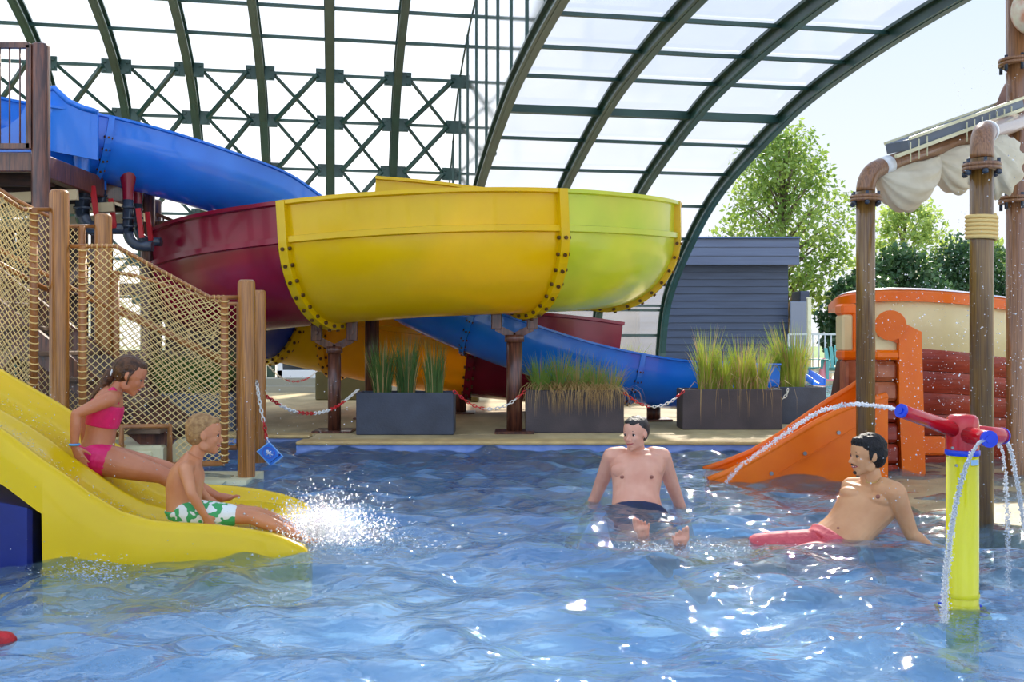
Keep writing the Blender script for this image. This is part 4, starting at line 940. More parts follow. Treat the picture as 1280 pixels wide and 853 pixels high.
o = MB().sweep(spline([W(1004, 466, 25), W(1012, 470, 24.6), W(1024, 478, 24)], 14), [(-.16, .08), (-.16, -.08), (.16, -.08), (.16, .08), (.13, .08), (.13, -.04), (-.13, -.04), (-.13, .08)]).build('toddler_slide', BLU, None, fixn=True); tag(o, 'end of a small blue slide at the second pool behind the planters', 'slide')
# white framed doors far left
root = thing('glazed_door', 'white framed glazed door seen low under the yellow slide at the left', 'door', ((365 - CX) / F * 21, 21, DZ)); a = (346 - CX) / F * 21; WF = mat('white window frame', (226, 228, 228), .4); DG = mat('dark glass', (40, 44, 46), .1)
for lo, hi in (((a, 21, DZ + .25), (a + .12, 21.08, 2.2)), ((a + 1.0, 21, DZ + .25), (a + 1.12, 21.08, 2.2)), ((a, 21, 2.1), (a + 1.12, 21.08, 2.2)), ((a, 21, DZ + .25), (a + 1.12, 21.08, DZ + .42))): MB().box(lo, hi, None, 0, .01).build('door_frame', WF, root)
MB().box((a + .1, 21.03, DZ + .4), (a + 1.02, 21.05, 2.12)).build('door_glass', DG, root); reloc(root)
slab('trim_%d' % trim_n[0], (a - 2.5, 20.0, DZ), (a + 3.5, 20.9, DZ + .12), mat('grey timber step', (150, 146, 128), .7)); slab('trim_%d' % (trim_n[0] + 1), (a - 2.5, 20.4, DZ + .12), (a + 3.5, 21.3, DZ + .26), MATS['grey timber step']); trim_n[0] += 2
# ================= TREES
LFA = mat('bright green leaves', (150, 172, 82), .5, (104, 136, 56), .8, trans=.5); LFB = mat('dark green leaves', (72, 104, 58), .5, (44, 76, 44), .5, trans=.3); LFC = mat('pale yellow green leaves', (182, 196, 104), .5, (140, 168, 78), .8, trans=.5)
BARK = mat('grey brown bark', (112, 100, 80), .9, (84, 74, 58), 6)
def tree(X, Y, z0, z1, rad, nleaf, ls, m, label, seed, trunk=True, blobs=26, name='tree', dense=.6, core=False, base=None):
    rs_ = np.random.RandomState(seed); root = thing(name, label, 'tree' if trunk else 'bush', (X, Y, 0)); h = z1 - z0; rr = random.Random(seed)
    cs = []
    for k in range(blobs):
        t = (k + .5) / blobs; z = z0 + h * (.08 + .86 * t); env = rad * (math.sin(math.pi * min(1, (t * .82 + .16))) ** .7); a = k * 2.4 + rr.random()
        q = env * math.sqrt(rr.uniform(.1, 1)) * .75; cs.append((X + q * math.cos(a), Y + q * math.sin(a), z, rad * rr.uniform(.24, .4)))
    ci = rs_.randint(0, blobs, nleaf); d = rs_.normal(size=(nleaf, 3)); d /= np.linalg.norm(d, axis=1)[:, None]; r = rs_.rand(nleaf) ** dense
    C = np.array(cs); P_ = C[ci, :3] + d * (C[ci, 3] * r)[:, None] * np.array([1, 1, .8]); P_[:, 2] = np.maximum(P_[:, 2], z0 * .6 + .1)
    u = rs_.normal(size=(nleaf, 3)); u /= np.linalg.norm(u, axis=1)[:, None]; v = np.cross(u, rs_.normal(size=(nleaf, 3))); v /= np.linalg.norm(v, axis=1)[:, None]
    s = (ls * (.6 + .8 * rs_.rand(nleaf)))[:, None]; V4 = np.stack([P_ - u * s, P_ + v * s * .5, P_ + u * s, P_ - v * s * .5], 1).reshape(-1, 3)
    i = np.arange(nleaf)[:, None] * 4; fs = np.concatenate([i, i + 1, i + 2, i + 3], 1)
    me = bpy.data.meshes.new('leaves'); me.from_pydata(V4.tolist(), [], fs.tolist()); me.materials.append(m); o = bpy.data.objects.new('leaves', me); COL.objects.link(o); o.parent = root
    if trunk:
        mb = MB(); b0 = 0 if base is None else base; top = Vector((X, Y, z1 - h * .15)); mb.tube([(X, Y, b0), (X + .1, Y, z0), (X, Y, (z0 + z1) / 2), top], [rad * .06, rad * .05, rad * .03, .01], 8)
        for c in cs: 
            zb = max(z0 * .8, c[2] - h * .22); mb.tube([(X, Y, zb), ((X + c[0]) / 2, (Y + c[1]) / 2, (zb * .4 + c[2] * .6)), c[:3]], [rad * .02, rad * .012, .01], 5)
        mb.build('trunk', BARK, root)
    reloc(root); return root
tree(11.4, 42, 2.2, 10.2, 3.4, 9000, .115, LFA, 'tall airy green tree rising behind the dark boarded building', 1, blobs=64, dense=.5)
tree(19.6, 50, 1.5, 8.6, 2.9, 7000, .12, LFC, 'pale thin-leaved tree behind the arch pipes', 2, blobs=30, dense=.8)
tree(24.5, 52, 1.0, 6.6, 2.6, 9000, .13, LFC, 'pale green bushy tree at the right edge beyond the play ship', 3, blobs=24)
for k, (X, Y, z1, r, n) in enumerate(((12.6, 36, 3.4, 2.0, 9000), (15.4, 40, 4.6, 2.8, 12000), (20.2, 44, 5.3, 3.4, 14000), (26.3, 47, 5.2, 3.6, 14000), (32, 48, 6, 4, 14000))):
    tree(X, Y, .3, z1, r, n, .12, LFB, ('dark green bush right behind the boarded building', 'dark green bush between the fence and the airy tree', 'large dark green bush behind the middle of the play ship', 'large dark green bush behind the mast', 'dark green bush past the right edge')[k], 20 + k, trunk=False, blobs=26, name='bush', dense=.45)
for k, (X, Y, z1, r) in enumerate(((-21, 36, 4.2, 3.2), (-15.5, 35, 3.2, 2.4), (-10, 36, 2.6, 2.2), (-5, 38, 2.4, 2.2))):
    tree(X, Y, .2, z1, r, 6000, .14, LFA if k % 2 else LFB, ('dark green bush outside the glass at the far left', 'light green bush outside the glass behind the tower', 'dark green bush outside the glass behind the stairs', 'light green bush outside the glass behind the yellow slide')[k], 40 + k, trunk=False, blobs=20, name='bush')
# ================= PEOPLE
def skin(n, a, b): return mat(n, a, .45, b, 7, sss=.12, contrast=(.3, .7), coat=.08, spec=.4)
SK_G = skin('tanned skin', (196, 128, 92), (180, 110, 76)); SK_B = skin('warm child skin', (206, 140, 98), (192, 122, 82)); SK_1 = skin('pink skin', (224, 166, 138), (210, 144, 116)); SK_2 = skin('olive skin', (216, 160, 112), (198, 138, 92))
EYEW = mat('eye white', (230, 226, 220), .2); EYED = mat('dark iris', (40, 26, 20), .2); LIP = mat('lips', (166, 66, 62), .4); NIP = mat('areola', (150, 90, 72), .6)
TEETH = mat('teeth', (240, 238, 230), .3)
def unit(v): return Vector(v).normalized()
def loft(mb, secs, n=26, seg=28, infl=0., t0=0., t1=1.):
    """secs: (center, right, half width, half depth)"""
    C = [Vector(s[0]) for s in secs]; m = len(secs); rings = []
    def samp(arr, t):
        x_ = t * (m - 1); i = min(int(x_), m - 2); f = x_ - i; p = arr[max(i - 1, 0)]; q = arr[i]; r = arr[i + 1]; s = arr[min(i + 2, m - 1)]
        return .5 * ((q * 2) + (r - p) * f + (p * 2 - q * 5 + r * 4 - s) * f * f + (q * 3 - p - r * 3 + s) * f ** 3)
    Rr = [unit(s[1]) for s in secs]; A = [s[2] for s in secs]; B = [s[3] for s in secs]
    for k in range(n + 1):
        t = t0 + (t1 - t0) * k / n; c = samp(C, t); T = (samp(C, min(1, t + .02)) - samp(C, max(0, t - .02))).normalized()
        r = samp(Rr, t); r = (r - T * r.dot(T)).normalized(); f = T.cross(r); a = samp(A, t) + infl; b = samp(B, t) + infl
        rings += [c + r * (a * math.copysign(abs(math.cos(u)) ** .85, math.cos(u))) + f * (b * math.copysign(abs(math.sin(u)) ** .9, math.sin(u))) for u in [2 * math.pi * j / seg for j in range(seg)]]
    fs = [(i * seg + j, i * seg + (j + 1) % seg, (i + 1) * seg + (j + 1) % seg, (i + 1) * seg + j) for i in range(n) for j in range(seg)] + [tuple(range(seg))[::-1], tuple(n * seg + j for j in range(seg))]
    mb.add(rings, fs)
def limb(mb, pr, n=22):
    """pr: list of (point, radius): rounded tapered chain"""
    P_ = [Vector(p) for p, r in pr]; Rr = [r for p, r in pr]
    for i in range(len(pr) - 1):
        a, b = P_[i], P_[i + 1]; L_ = (b - a).length
        mb.tube([a, a.lerp(b, .33), a.lerp(b, .66), b], [Rr[i], Rr[i] * .67 + Rr[i + 1] * .33, Rr[i] * .33 + Rr[i + 1] * .67, Rr[i + 1]], n)
    for p, r in zip(P_, Rr): mb.ell(p, r * .995, n=n, m=8)
def frame(f, u):
    f = unit(f); u = Vector(u); u = (u - f * u.dot(f)).normalized(); l = u.cross(f)
    return Matrix(((f.x, l.x, u.x), (f.y, l.y, u.y), (f.z, l.z, u.z)))
def head(mb, c, f, u, H, child=False, smile=True):
    """c: centre between crown and chin; f forward, u up; local x forward, y left, z up in units of H"""
    M = frame(f, u); c = Vector(c)
    def p(x, y, z): return c + M @ (Vector((x, y, z)) * H)
    def E(x, y, z, a, b, d, n=18, rot=None): mb.ell(p(x, y, z), (a * H, b * H, d * H), M if rot is None else M @ rot, n, 12)
    E(-.07, 0, .14, .42, .335, .36); E(-.0, 0, .08, .345, .32, .34)
    E(.08, 0, -.08, .255, .27, .34); E(.06, 0, -.24, .22, .235, .2)
    E(.2, 0, -.40, .1, .1, .075)
    E(.13, 0, -.33, .16, .16, .12)
    for s in (-1, 1):
        E(.2, .13 * s, -.1, .11, .11, .12); E(.255, .12 * s, .075, .055, .1, .035); E(.0, .2 * s, -.25, .14, .06, .13)
        E(-.03, .33 * s, -.03, .07, .025, .1, 12); E(-.06, .345 * s, -.0, .05, .03, .1, 12)
    nl = .93 if child else 1.0
    limb(mb, [(p(.3, 0, .03), .028 * H), (p(.36 * nl, 0, -.06), .034 * H), (p(.405 * nl, 0, -.13), .042 * H)])
    for s in (-1, 1): E(.345 * nl, .045 * s, -.15, .04, .03, .03, 10)
    E(.29, 0, -.19, .06, .08, .05); E(.315, 0, -.23, .035, .075, .022); E(.3, 0, -.285, .035, .07, .026); E(.27, 0, -.31, .05, .09, .05)
    return p, M
def face_parts(root, p, M, H, brow=(60, 40, 28), smile=True, beard=None, teeth=True):
    EB = mat('eyebrow hair %d' % brow[0], brow, .8)
    for s in (-1, 1):
        e_ = MB().ell(p(.255, .125 * s, .0), (.058 * H, .058 * H, .034 * H), M, 14, 10).build('eye', EYEW, root)
        MB().ell(p(.296, .135 * s, -.002), (.022 * H, .032 * H, .03 * H), M, 12, 8).build('iris', EYED, e_)
        MB().tube([p(.3, .05 * s, .085), p(.298, .12 * s, .112), p(.255, .2 * s, .085)], [.014 * H, .02 * H, .009 * H], 8).build('eyebrow', EB, root)
        MB().tube([p(.3, .07 * s, .012), p(.31, .13 * s, .036), p(.27, .19 * s, .005)], [.007 * H, .011 * H, .007 * H], 6).build('upper_eyelid', mat('lash line', (62, 40, 32), .7), root)
    m = MB(); m.tube([p(.268, -.11, -.235), p(.318, -.055, -.255), p(.345, 0, -.257), p(.318, .055, -.255), p(.268, .11, -.235)], [.01 * H, .022 * H, .027 * H, .022 * H, .01 * H], 8); m.build('mouth', LIP, root)
    if teeth: MB().tube([p(.3, -.08, -.245), p(.345, -.03, -.252), p(.345, .03, -.252), p(.3, .08, -.245)], .014 * H, 6).build('teeth', TEETH, root)
    if beard:
        b = MB(); bm = mat('short dark beard', beard, .9)
        b.tube([p(.3, -.1, -.215), p(.352, -.03, -.2), p(.352, .03, -.2), p(.3, .1, -.215)], [.01 * H, .017 * H, .017 * H, .01 * H], 8); b.ell(p(.285, 0, -.4), (.04 * H, .07 * H, .045 * H), M, 12, 8); b.build('beard', bm, root)
def hair_mesh(root, prims, vox, m, disp=.004, name='hair', size=.02):
    mb = MB(); prims(mb); o = mb.build(name, m, root)
    r = o.modifiers.new('Remesh', 'REMESH'); r.mode = 'VOXEL'; r.voxel_size = vox; r.use_smooth_shade = True
    s = o.modifiers.new('Smooth', 'SMOOTH'); s.iterations = 3; s.factor = .5
    if disp:
        tx = bpy.data.textures.new(name, 'CLOUDS'); tx.noise_scale = size; tx.noise_depth = 2
        d = o.modifiers.new('Displace', 'DISPLACE'); d.texture = tx; d.strength = disp; d.texture_coords = 'GLOBAL'; d.mid_level = .5
    return o
def soft(o, vox, it=4, fac=.5):
    r = o.modifiers.new('Remesh', 'REMESH'); r.mode = 'VOXEL'; r.voxel_size = vox; r.use_smooth_shade = True
    s = o.modifiers.new('Smooth', 'SMOOTH'); s.iterations = it; s.factor = fac; return o
def hand(mb, w_, d, nrm, L, curl=.3, thumb=1):
    """w_ wrist, d direction of the fingers, nrm = back of the hand, L hand length"""
    d = unit(d); nrm = Vector(nrm); nrm = (nrm - d * nrm.dot(d)).normalized(); s = d.cross(nrm); w_ = Vector(w_)
    P_ = lambda a, b, c=0: w_ + d * (a * L) + s * (b * L) + nrm * (c * L)
    secs = [(P_(.0, 0), s, .13 * L, .1 * L), (P_(.15, 0), s, .17 * L, .1 * L), (P_(.38, 0), s, .21 * L, .085 * L), (P_(.5, 0), s, .2 * L, .07 * L)]; loft(mb, secs, 10, 16)
    for k, (b, fl, bl) in enumerate(((-.155, .36, .46), (-.052, .44, .49), (.052, .47, .5), (.155, .42, .48))):
        a = P_(bl, b * 1.0 * thumb * -1); t = unit(d + s * (-b * .55 * thumb)); c1 = unit(t - nrm * curl); c2 = unit(t - nrm * curl * 2.3); r = .052 * L
        q1 = a + c1 * fl * L * .48; q2 = q1 + c2 * fl * L * .3; q3 = q2 + unit(t - nrm * curl * 3.2) * fl * L * .2; limb(mb, [(a - d * .1 * L, r), (a, r), (q1, r * .94), (q2, r * .86), (q3, r * .72)], 10)
    a = P_(.12, .13 * thumb, -.02); limb(mb, [(a, .065 * L), (P_(.3, .27 * thumb, -.05), .06 * L), (P_(.44, .34 * thumb, -.09), .052 * L), (P_(.55, .37 * thumb, -.12), .042 * L)], 10)
def foot(mb, an, toe, up, L, r_an, inner=1):
    """an ankle centre, toe = direction heel->toe, up = instep side, inner = +1 when the big toe lies on the toe x up side"""
    t = unit(toe); up = Vector(up); up = (up - t * up.dot(t)).normalized(); s = t.cross(up) * inner; an = Vector(an)
    P_ = lambda a, b, c: an + t * (a * L) + s * (b * L) + up * (c * L)
    mb.ell(P_(-.12, 0, -.2), (.13 * L,) * 3, None, 14, 10)
    limb(mb, [(an, r_an), (P_(.12, 0, -.1), .14 * L), (P_(.38, .02, -.2), .115 * L), (P_(.52, .05, -.24), .09 * L)]); limb(mb, [(P_(-.1, 0, -.22), .12 * L), (P_(.3, -.07, -.26), .09 * L), (P_(.5, -.1, -.26), .075 * L)]); limb(mb, [(P_(.3, .04, -.25), .09 * L), (P_(.52, .09, -.26), .08 * L), (P_(.52, -.1, -.27), .065 * L)])
    for k in range(5):
        b = .17 - .086 * k; e_ = (.8, .78, .74, .69, .63)[k]; r = (.056, .036, .034, .032, .03)[k]; limb(mb, [(P_(.5, b * .9, -.26), r * L), (P_(e_ - .09, b, -.235), r * L), (P_(e_, b, -.27), r * L * .95)], 10)

# ---------- boy on the near lane
def BPt(px, py, v): return PL(px, py, SP0 + SV * v, SV)
bs_ = .42
root = thing('person', 'fair-haired boy in green and white trunks sitting low on the yellow slide', 'person', BPt(228, 650, bs_))
Rt = -SV
sp = [(BPt(229, 650, bs_), Rt, .105, .085), (BPt(231, 640, bs_), Rt, .12, .1), (BPt(230, 624, bs_), Rt, .112, .094), (BPt(231, 606, bs_), Rt, .122, .1), (BPt(235, 590, bs_), Rt, .132, .092), (BPt(239, 578, bs_), Rt, .12, .062), (BPt(244, 569, bs_), Rt, .06, .048)]
mb = MB(); loft(mb, sp, 26)
limb(mb, [(BPt(238, 581, bs_), .05), (BPt(246, 567, bs_), .042), (BPt(252, 556, bs_), .044)])
hc = BPt(258, 543.5, bs_); hp_, hM = head(mb, hc, SU * 1 + SV * .0 - Vector((0, 0, .06)), Vector((0, 0, 1)) - SU * .05, .228, True)
sh = BPt(232, 587, bs_ - .14); el = BPt(239, 617, bs_ - .185); wr = BPt(256, 645, bs_ - .15)
limb(mb, [(BPt(236, 584, bs_ - .08), .042), (sh, .041), (sh.lerp(el, .5), .033), (el, .027), (el.lerp(wr, .4), .027), (wr, .019)]); hand(mb, wr, wr - el, -SV, .13, .25, -1)
sh = BPt(236, 586, bs_ + .14); el = BPt(250, 614, bs_ + .18); wr = BPt(268, 632, bs_ + .16)
limb(mb, [(BPt(238, 584, bs_ + .08), .042), (sh, .041), (el, .027), (wr, .019)]); hand(mb, wr, wr - el, Vector((0, 0, 1)), .13, .3, 1)
for sgn in (-1, 1):
    hp0 = BPt(236, 641, bs_ + .06 * sgn); kn = BPt(314 if sgn < 0 else 322, 646 if sgn < 0 else 643, bs_ + .075 * sgn); an = BPt(366 if sgn < 0 else 372, 666 if sgn < 0 else 661, bs_ + .08 * sgn)
    limb(mb, [(hp0, .075), (hp0.lerp(kn, .45), .06), (kn, .043), (kn.lerp(an, .35), .042), (an, .026)], 24)
    foot(mb, an, (an - kn).normalized() + Vector((0, 0, .35)), Vector((0, 0, 1)), .19, .026, -1 if sgn < 0 else 1)
o = soft(mb.build('body', SK_B, root), .0045, 3); face_parts(root, hp_, hM, .228, (150, 110, 70))
HB = mat('short fair hair', (178, 136, 84), .7, (140, 100, 58), 40, (1, 1, 1), bump=.6, bscale=160)
def hb(mb):
    H = .228; E = lambda x, y, z, a, b, c: mb.ell(hp_(x, y, z), (a * H, b * H, c * H), hM, 20, 14)
    E(-.12, 0, .2, .4, .35, .33); E(-.15, 0, .08, .36, .35, .32); E(-.21, 0, -.05, .27, .28, .24); E(.1, 0, .335, .2, .25, .13)
hair_mesh(root, hb, .005, HB, .006)
TR = mat('green and white striped fabric', (60, 160, 90), .7, (225, 228, 222), 22, (1, 1, 1), contrast=(.49, .51), dets=1)
mb = MB(); loft(mb, [(a, b, c, d) for a, b, c, d in sp[:3]], 12, infl=.008, t0=0, t1=.62)
for sgn in (-1, 1):
    hp0 = BPt(234, 642, bs_ + .06 * sgn); kn = BPt(286, 644.5, bs_ + .07 * sgn); limb(mb, [(hp0, .085), (hp0.lerp(kn, .6), .075), (kn, .066)], 16)
soft(mb.build('swim_trunks', TR, root), .005, 3); reloc(root)

# ---------- girl on the far lane
gv = .98
root = thing('person', 'girl in a pink bikini with a dark ponytail leaning forward on the yellow slide', 'person', BPt(120, 590, gv))
q = lambda px, py, v=0: BPt(px, py, gv + v)
sp = [(q(112, 582), Rt, .1, .085), (q(119, 571), Rt, .125, .105), (q(124, 552), Rt, .112, .088), (q(127, 535), Rt, .108, .086), (q(132, 514), Rt, .13, .096), (q(138, 497), Rt, .13, .075), (q(144, 487), Rt, .07, .05)]
mb = MB(); loft(mb, sp, 26)
limb(mb, [(q(141, 493), .05), (q(148, 483), .04), (q(155, 476), .042)])
gh = q(164, 470.5); gp_, gM = head(mb, gh, SU - Vector((0, 0, .42)), Vector((0, 0, 1)) + SU * .42, .232, True)
sh = q(137, 499, -.15); el = q(95, 518, -.19); wr = q(93, 559, -.2)
limb(mb, [(q(141, 497, -.08), .045), (sh, .046), (sh.lerp(el, .5), .038), (el, .029), (el.lerp(wr, .35), .031), (wr, .021)]); hand(mb, wr, q(106, 583, -.2) - wr, -SV - SU * .3, .145, .12, -1)
sh = q(141, 499, .14); el = q(104, 520, .19); wr = q(106, 556, .2); limb(mb, [(sh, .044), (el, .029), (wr, .021)]); hand(mb, wr, q(116, 580, .2) - wr, SV, .14, .15, 1)
for sgn in (-1, 1):
    hp0 = q(122, 573, .065 * sgn); kn = q(203 if sgn < 0 else 208, 594 if sgn < 0 else 587, .07 * sgn); an = q(270 if sgn < 0 else 266, 632 if sgn < 0 else 618, .07 * sgn)
    limb(mb, [(hp0, .095), (hp0.lerp(kn, .3), .09), (hp0.lerp(kn, .65), .072), (kn, .052), (kn.lerp(an, .3), .052), (an, .029)], 24)
    foot(mb, an, SU * 1 + Vector((0, 0, .25)), Vector((0, 0, 1)) - SU * .4, .19, .029, -1 if sgn < 0 else 1)
o = soft(mb.build('body', SK_G, root), .0048, 3); face_parts(root, gp_, gM, .232, (70, 46, 32))
HG = mat('wet dark brown hair', (58, 36, 24), .45, (100, 64, 38), 30, (1, 1, 1), bump=.7, bscale=120, spec=.35)
def hg(mb):
    H = .232; E = lambda x, y, z, a, b, c: mb.ell(gp_(x, y, z), (a * H, b * H, c * H), gM, 20, 14)
    E(-.12, 0, .195, .4, .352, .33); E(-.15, 0, .08, .375, .352, .33); E(-.2, 0, -.02, .27, .3, .26); E(.08, 0, .34, .22, .25, .13)
    for s in (-1, 1): limb(mb, [(gp_(.06, .3 * s, .16), .03 * H), (gp_(-.0, .34 * s, .02), .035 * H), (gp_(.03, .33 * s, -.2), .018 * H)])
hair_mesh(root, hg, .005, HG, .006)
def pt(mb):
    limb(mb, [(q(143, 464), .028), (q(138, 468), .036), (q(130, 480), .032), (q(120, 493), .024), (q(110, 506), .01)])
    limb(mb, [(q(136, 468, -.02), .02), (q(126, 486, -.025), .018), (q(113, 500, -.02), .006)])
hair_mesh(root, pt, .004, HG, .008, 'ponytail', .015)
MB().tube([q(140.5, 466) + SV * .034 * math.cos(t) + (SU * .012 + Vector((0, 0, .034))) * math.sin(t) for t in np.linspace(0, 6.283, 16)], .006, 6).build('hair_tie', WHT, root)
PK = mat('hot pink swimwear', (226, 22, 108), .5, (206, 12, 92), 12, bump=.2, bscale=60)
mb = MB(); loft(mb, sp, 18, infl=.006, t0=.52, t1=.76)
for s in (-1, 1): limb(mb, [(q(143, 505, .06 * s), .03), (q(145, 494, .075 * s), .018), (q(141, 487.5, .075 * s), .018), (q(136, 491, .07 * s), .017), (q(127, 503, .06 * s), .018)])
soft(mb.build('bikini_top', PK, root), .0048, 3)
mb = MB(); loft(mb, sp, 12, infl=.007, t0=.0, t1=.27)
for s in (-1, 1): mb.ell(q(121, 574, .055 * s), (.098, .07, .085), frame(q(130, 560) - q(118, 584), SV), 20, 12)
for s in (-1, 1):
    hp0 = q(122, 573, .065 * s); limb(mb, [(hp0, .102), (hp0 + (q(203, 594, 0) - q(122, 573, 0)).normalized() * .035, .098)], 16)
soft(mb.build('bikini_bottom', PK, root), .0048, 3)
MB().tube([wr_ for wr_ in [q(93, 556, -.2) + SU * .026 * math.cos(t) + SV * .026 * math.sin(t) for t in np.linspace(0, 6.283, 18)]], .007, 6).build('wristband', mat('light blue wristband', (90, 160, 220), .5), root)
reloc(root)

# ---------- man in the middle, leaning back in the water
M1 = 6.7; k1 = lambda px, py, dy=0.: W(px, py, M1 + dy)
root = thing('person', 'man in navy trunks leaning back mid-pool with his toes above the water', 'person', (k1(795, 640).x, M1, -.1))
R1 = unit((-1, .08, 0))
sp = [(k1(797, 657, -.08), R1, .17, .12), (k1(796, 640, -.02), R1, .172, .13), (k1(795, 618, .05), R1, .158, .115), (k1(796, 598, .1), R1, .172, .122), (k1(796, 582, .13), R1, .195, .118), (k1(796, 569, .15), R1, .175, .085), (k1(796, 561, .15), R1, .08, .06)]
mb = MB(); loft(mb, sp, 28)
limb(mb, [(k1(796, 572, .15), .068), (k1(795, 561, .14), .058), (k1(794, 553, .12), .058)])
for s in (-1, 1): mb.ell(k1(796 + 17 * s, 588, .04), (.085, .03, .05), None, 16, 10)
mh = k1(793.5, 543, .07); mp_, mM = head(mb, mh, Vector((-.62, -.76, -.02)), Vector((-.06, 0, 1)), .236)
for s in (-1, 1):
    c1 = k1(796 + 31 * s, 571, .14); el = k1(848 if s > 0 else 745, 627 if s > 0 else 620, .30); wr = el + Vector((.10 * s, .1, -.26))
    limb(mb, [(k1(796 + 20 * s, 570, .15), .065), (c1, .064), (c1.lerp(el, .45), .052), (el, .04), (el.lerp(wr, .4), .042), (wr, .03)]); hand(mb, wr, Vector((.6 * s, .3, -.7)), Vector((0, -.5, .6)), .19, .1, s)
legs1 = []
for s in (-1, 1):
    hp0 = k1(797, 652, -.08) + Vector((.09 * s, 0, -.02)); an = G(803 if s < 0 else 850, 674 if s < 0 else 688, -.015) ; an.z = -.035; kn = hp0.lerp(an, .5) + Vector((.04 * s, 0, -.05)); legs1.append((hp0, kn, an))
    limb(mb, [(hp0, .1), (hp0.lerp(kn, .5), .088), (kn, .06), (kn.lerp(an, .35), .058), (an, .036)], 24)
    foot(mb, an, Vector((-.12, -.3, 1)), Vector((0, 1, .3)), .235, .036, 1 if s < 0 else -1)
o = soft(mb.build('body', SK_1, root), .0042, 5); face_parts(root, mp_, mM, .236, (60, 48, 40), teeth=False)
HD = mat('short wet dark hair', (36, 32, 30), .45, (62, 56, 52), 30, bump=.7, bscale=120, spec=.35)
def h1(mb):
    H = .236; E = lambda x, y, z, a, b, c: mb.ell(mp_(x, y, z), (a * H, b * H, c * H), mM, 20, 14)
    E(-.12, 0, .2, .4, .352, .33); E(-.17, 0, .09, .34, .348, .31); E(-.23, 0, -.04, .24, .27, .22); E(.1, .0, .35, .19, .24, .12); E(.22, .08, .33, .09, .12, .07)
hair_mesh(root, h1, .0055, HD, .008)
for s in (-1, 1): MB().ell(k1(796 + 18.5 * s, 596.5, -.022), (.014, .006, .012), None, 12, 8).build('nipple', NIP, root)
NV = mat('navy swim trunks', (20, 32, 76), .55, (14, 22, 54), 9, bump=.3, bscale=40)
mb = MB(); loft(mb, sp, 12, infl=.012, t0=0, t1=.13)
for hp0, kn, an in legs1: limb(mb, [(hp0, .112), (hp0.lerp(kn, .5), .108), (hp0.lerp(kn, .75), .1)], 16)
loft(mb, [(k1(797, 650, -.05), R1, .24, .15), (k1(797, 645, -.05), R1, .215, .14), (k1(797, 640, -.03), R1, .182, .135)], 6)
soft(mb.build('swim_trunks', NV, root), .007, 3); reloc(root)

# ---------- man at the right, reclining on his arm
M2 = 5.65; k2 = lambda px, py, dy=0.: W(px, py, M2 + dy)
root = thing('person', 'dark-haired man in red trunks reclining on one arm beside the yellow spray post', 'person', (k2(1080, 680).x, M2, -.05))
Ra = unit((.62, .78, 0)) ; Ra = -unit((.75, -.62, -.12))
sp = [(k2(1030, 690, .0), Ra, .14, .11), (k2(1042, 682, .02), Ra, .155, .11), (k2(1059, 664, .05), Ra, .142, .095), (k2(1073, 646, .07), Ra, .15, .105), (k2(1085, 628, .08), Ra, .17, .112), (k2(1092, 612, .08), Ra, .16, .085), (k2(1093, 602, .08), Ra, .08, .06)]
mb = MB(); loft(mb, sp, 28)
limb(mb, [(k2(1092, 612, .08), .07), (k2(1089, 600, .06), .058), (k2(1087, 590, .05), .058)])
ch = sp[4][0]; Fv = unit((ch - sp[2][0]).cross(Ra)); Fv = Fv if Fv.y < 0 else -Fv
for s in (-1, 1): mb.ell(ch + Fv * .068 + Ra * (.075 * s) - (ch - sp[2][0]).normalized() * .0, (.075, .04, .055), frame(Ra, Fv), 16, 10)
nh = k2(1082, 569.5, .02); np_, nM = head(mb, nh, Vector((-1, -.16, -.03)), Vector((.04, 0, 1)), .236)
sN = k2(1119, 616, -.06); el = k2(1139, 668, -.02); wr = k2(1163, 686, .05)
limb(mb, [(k2(1104, 611, .0), .066), (sN, .062), (sN.lerp(el, .5), .05), (el, .04), (el.lerp(wr, .4), .038), (wr, .027)]); hand(mb, wr, Vector((1, .1, -.28)), Vector((0, -.2, 1)), .18, .15, -1)
sF = k2(1064, 609, .26); el = k2(1072, 655, .42); wr = el + Vector((.1, .05, -.26)); limb(mb, [(k2(1080, 609, .18), .06), (sF, .058), (el, .04), (wr, .03)]); hand(mb, wr, Vector((.5, .2, -.6)), Vector((0, 0, 1)), .18, .1, 1)
legs2 = []
for s in (-1, 1):
    hp0 = k2(1032, 690, .0) + Ra * (.08 * s); kn = hp0 + Vector((-.40, .02 + .09 * s, -.03 if s > 0 else -.06)); an = kn + Vector((-.4, -.12 + .06 * s, -.07)); legs2.append((hp0, kn, an))
    limb(mb, [(hp0, .098), (hp0.lerp(kn, .5), .082), (kn, .058), (kn.lerp(an, .35), .056), (an, .036)], 24); foot(mb, an, Vector((-.6, -.1, .6)), Vector((.4, 0, .6)), .23, .036, s)
o = soft(mb.build('body', SK_2, root), .0046, 4); face_parts(root, np_, nM, .236, (30, 22, 18), beard=(52, 38, 30))
HK = mat('short black hair', (16, 13, 13), .5, (34, 28, 26), 30, bump=.7, bscale=120, spec=.3)
def h2(mb):
    H = .236; E = lambda x, y, z, a, b, c: mb.ell(np_(x, y, z), (a * H, b * H, c * H), nM, 20, 14)
    E(-.11, 0, .21, .42, .36, .34); E(-.17, 0, .08, .36, .36, .34); E(-.25, 0, -.08, .24, .28, .24); E(.14, 0, .34, .2, .24, .13); E(.25, 0, .3, .08, .16, .06)
    for s in (-1, 1): E(.02, .32 * s, .04, .06, .03, .13)
hair_mesh(root, h2, .0055, HK, .01)
MB().ell(ch + Fv * .118 - Ra * .085, (.013, .013, .013), None, 12, 8).build('nipple', NIP, root); MB().ell(sp[2][0] + Fv * .094 + (sp[1][0] - sp[2][0]) * .35, (.01, .01, .014), None, 10, 8).build('navel', NIP, root)
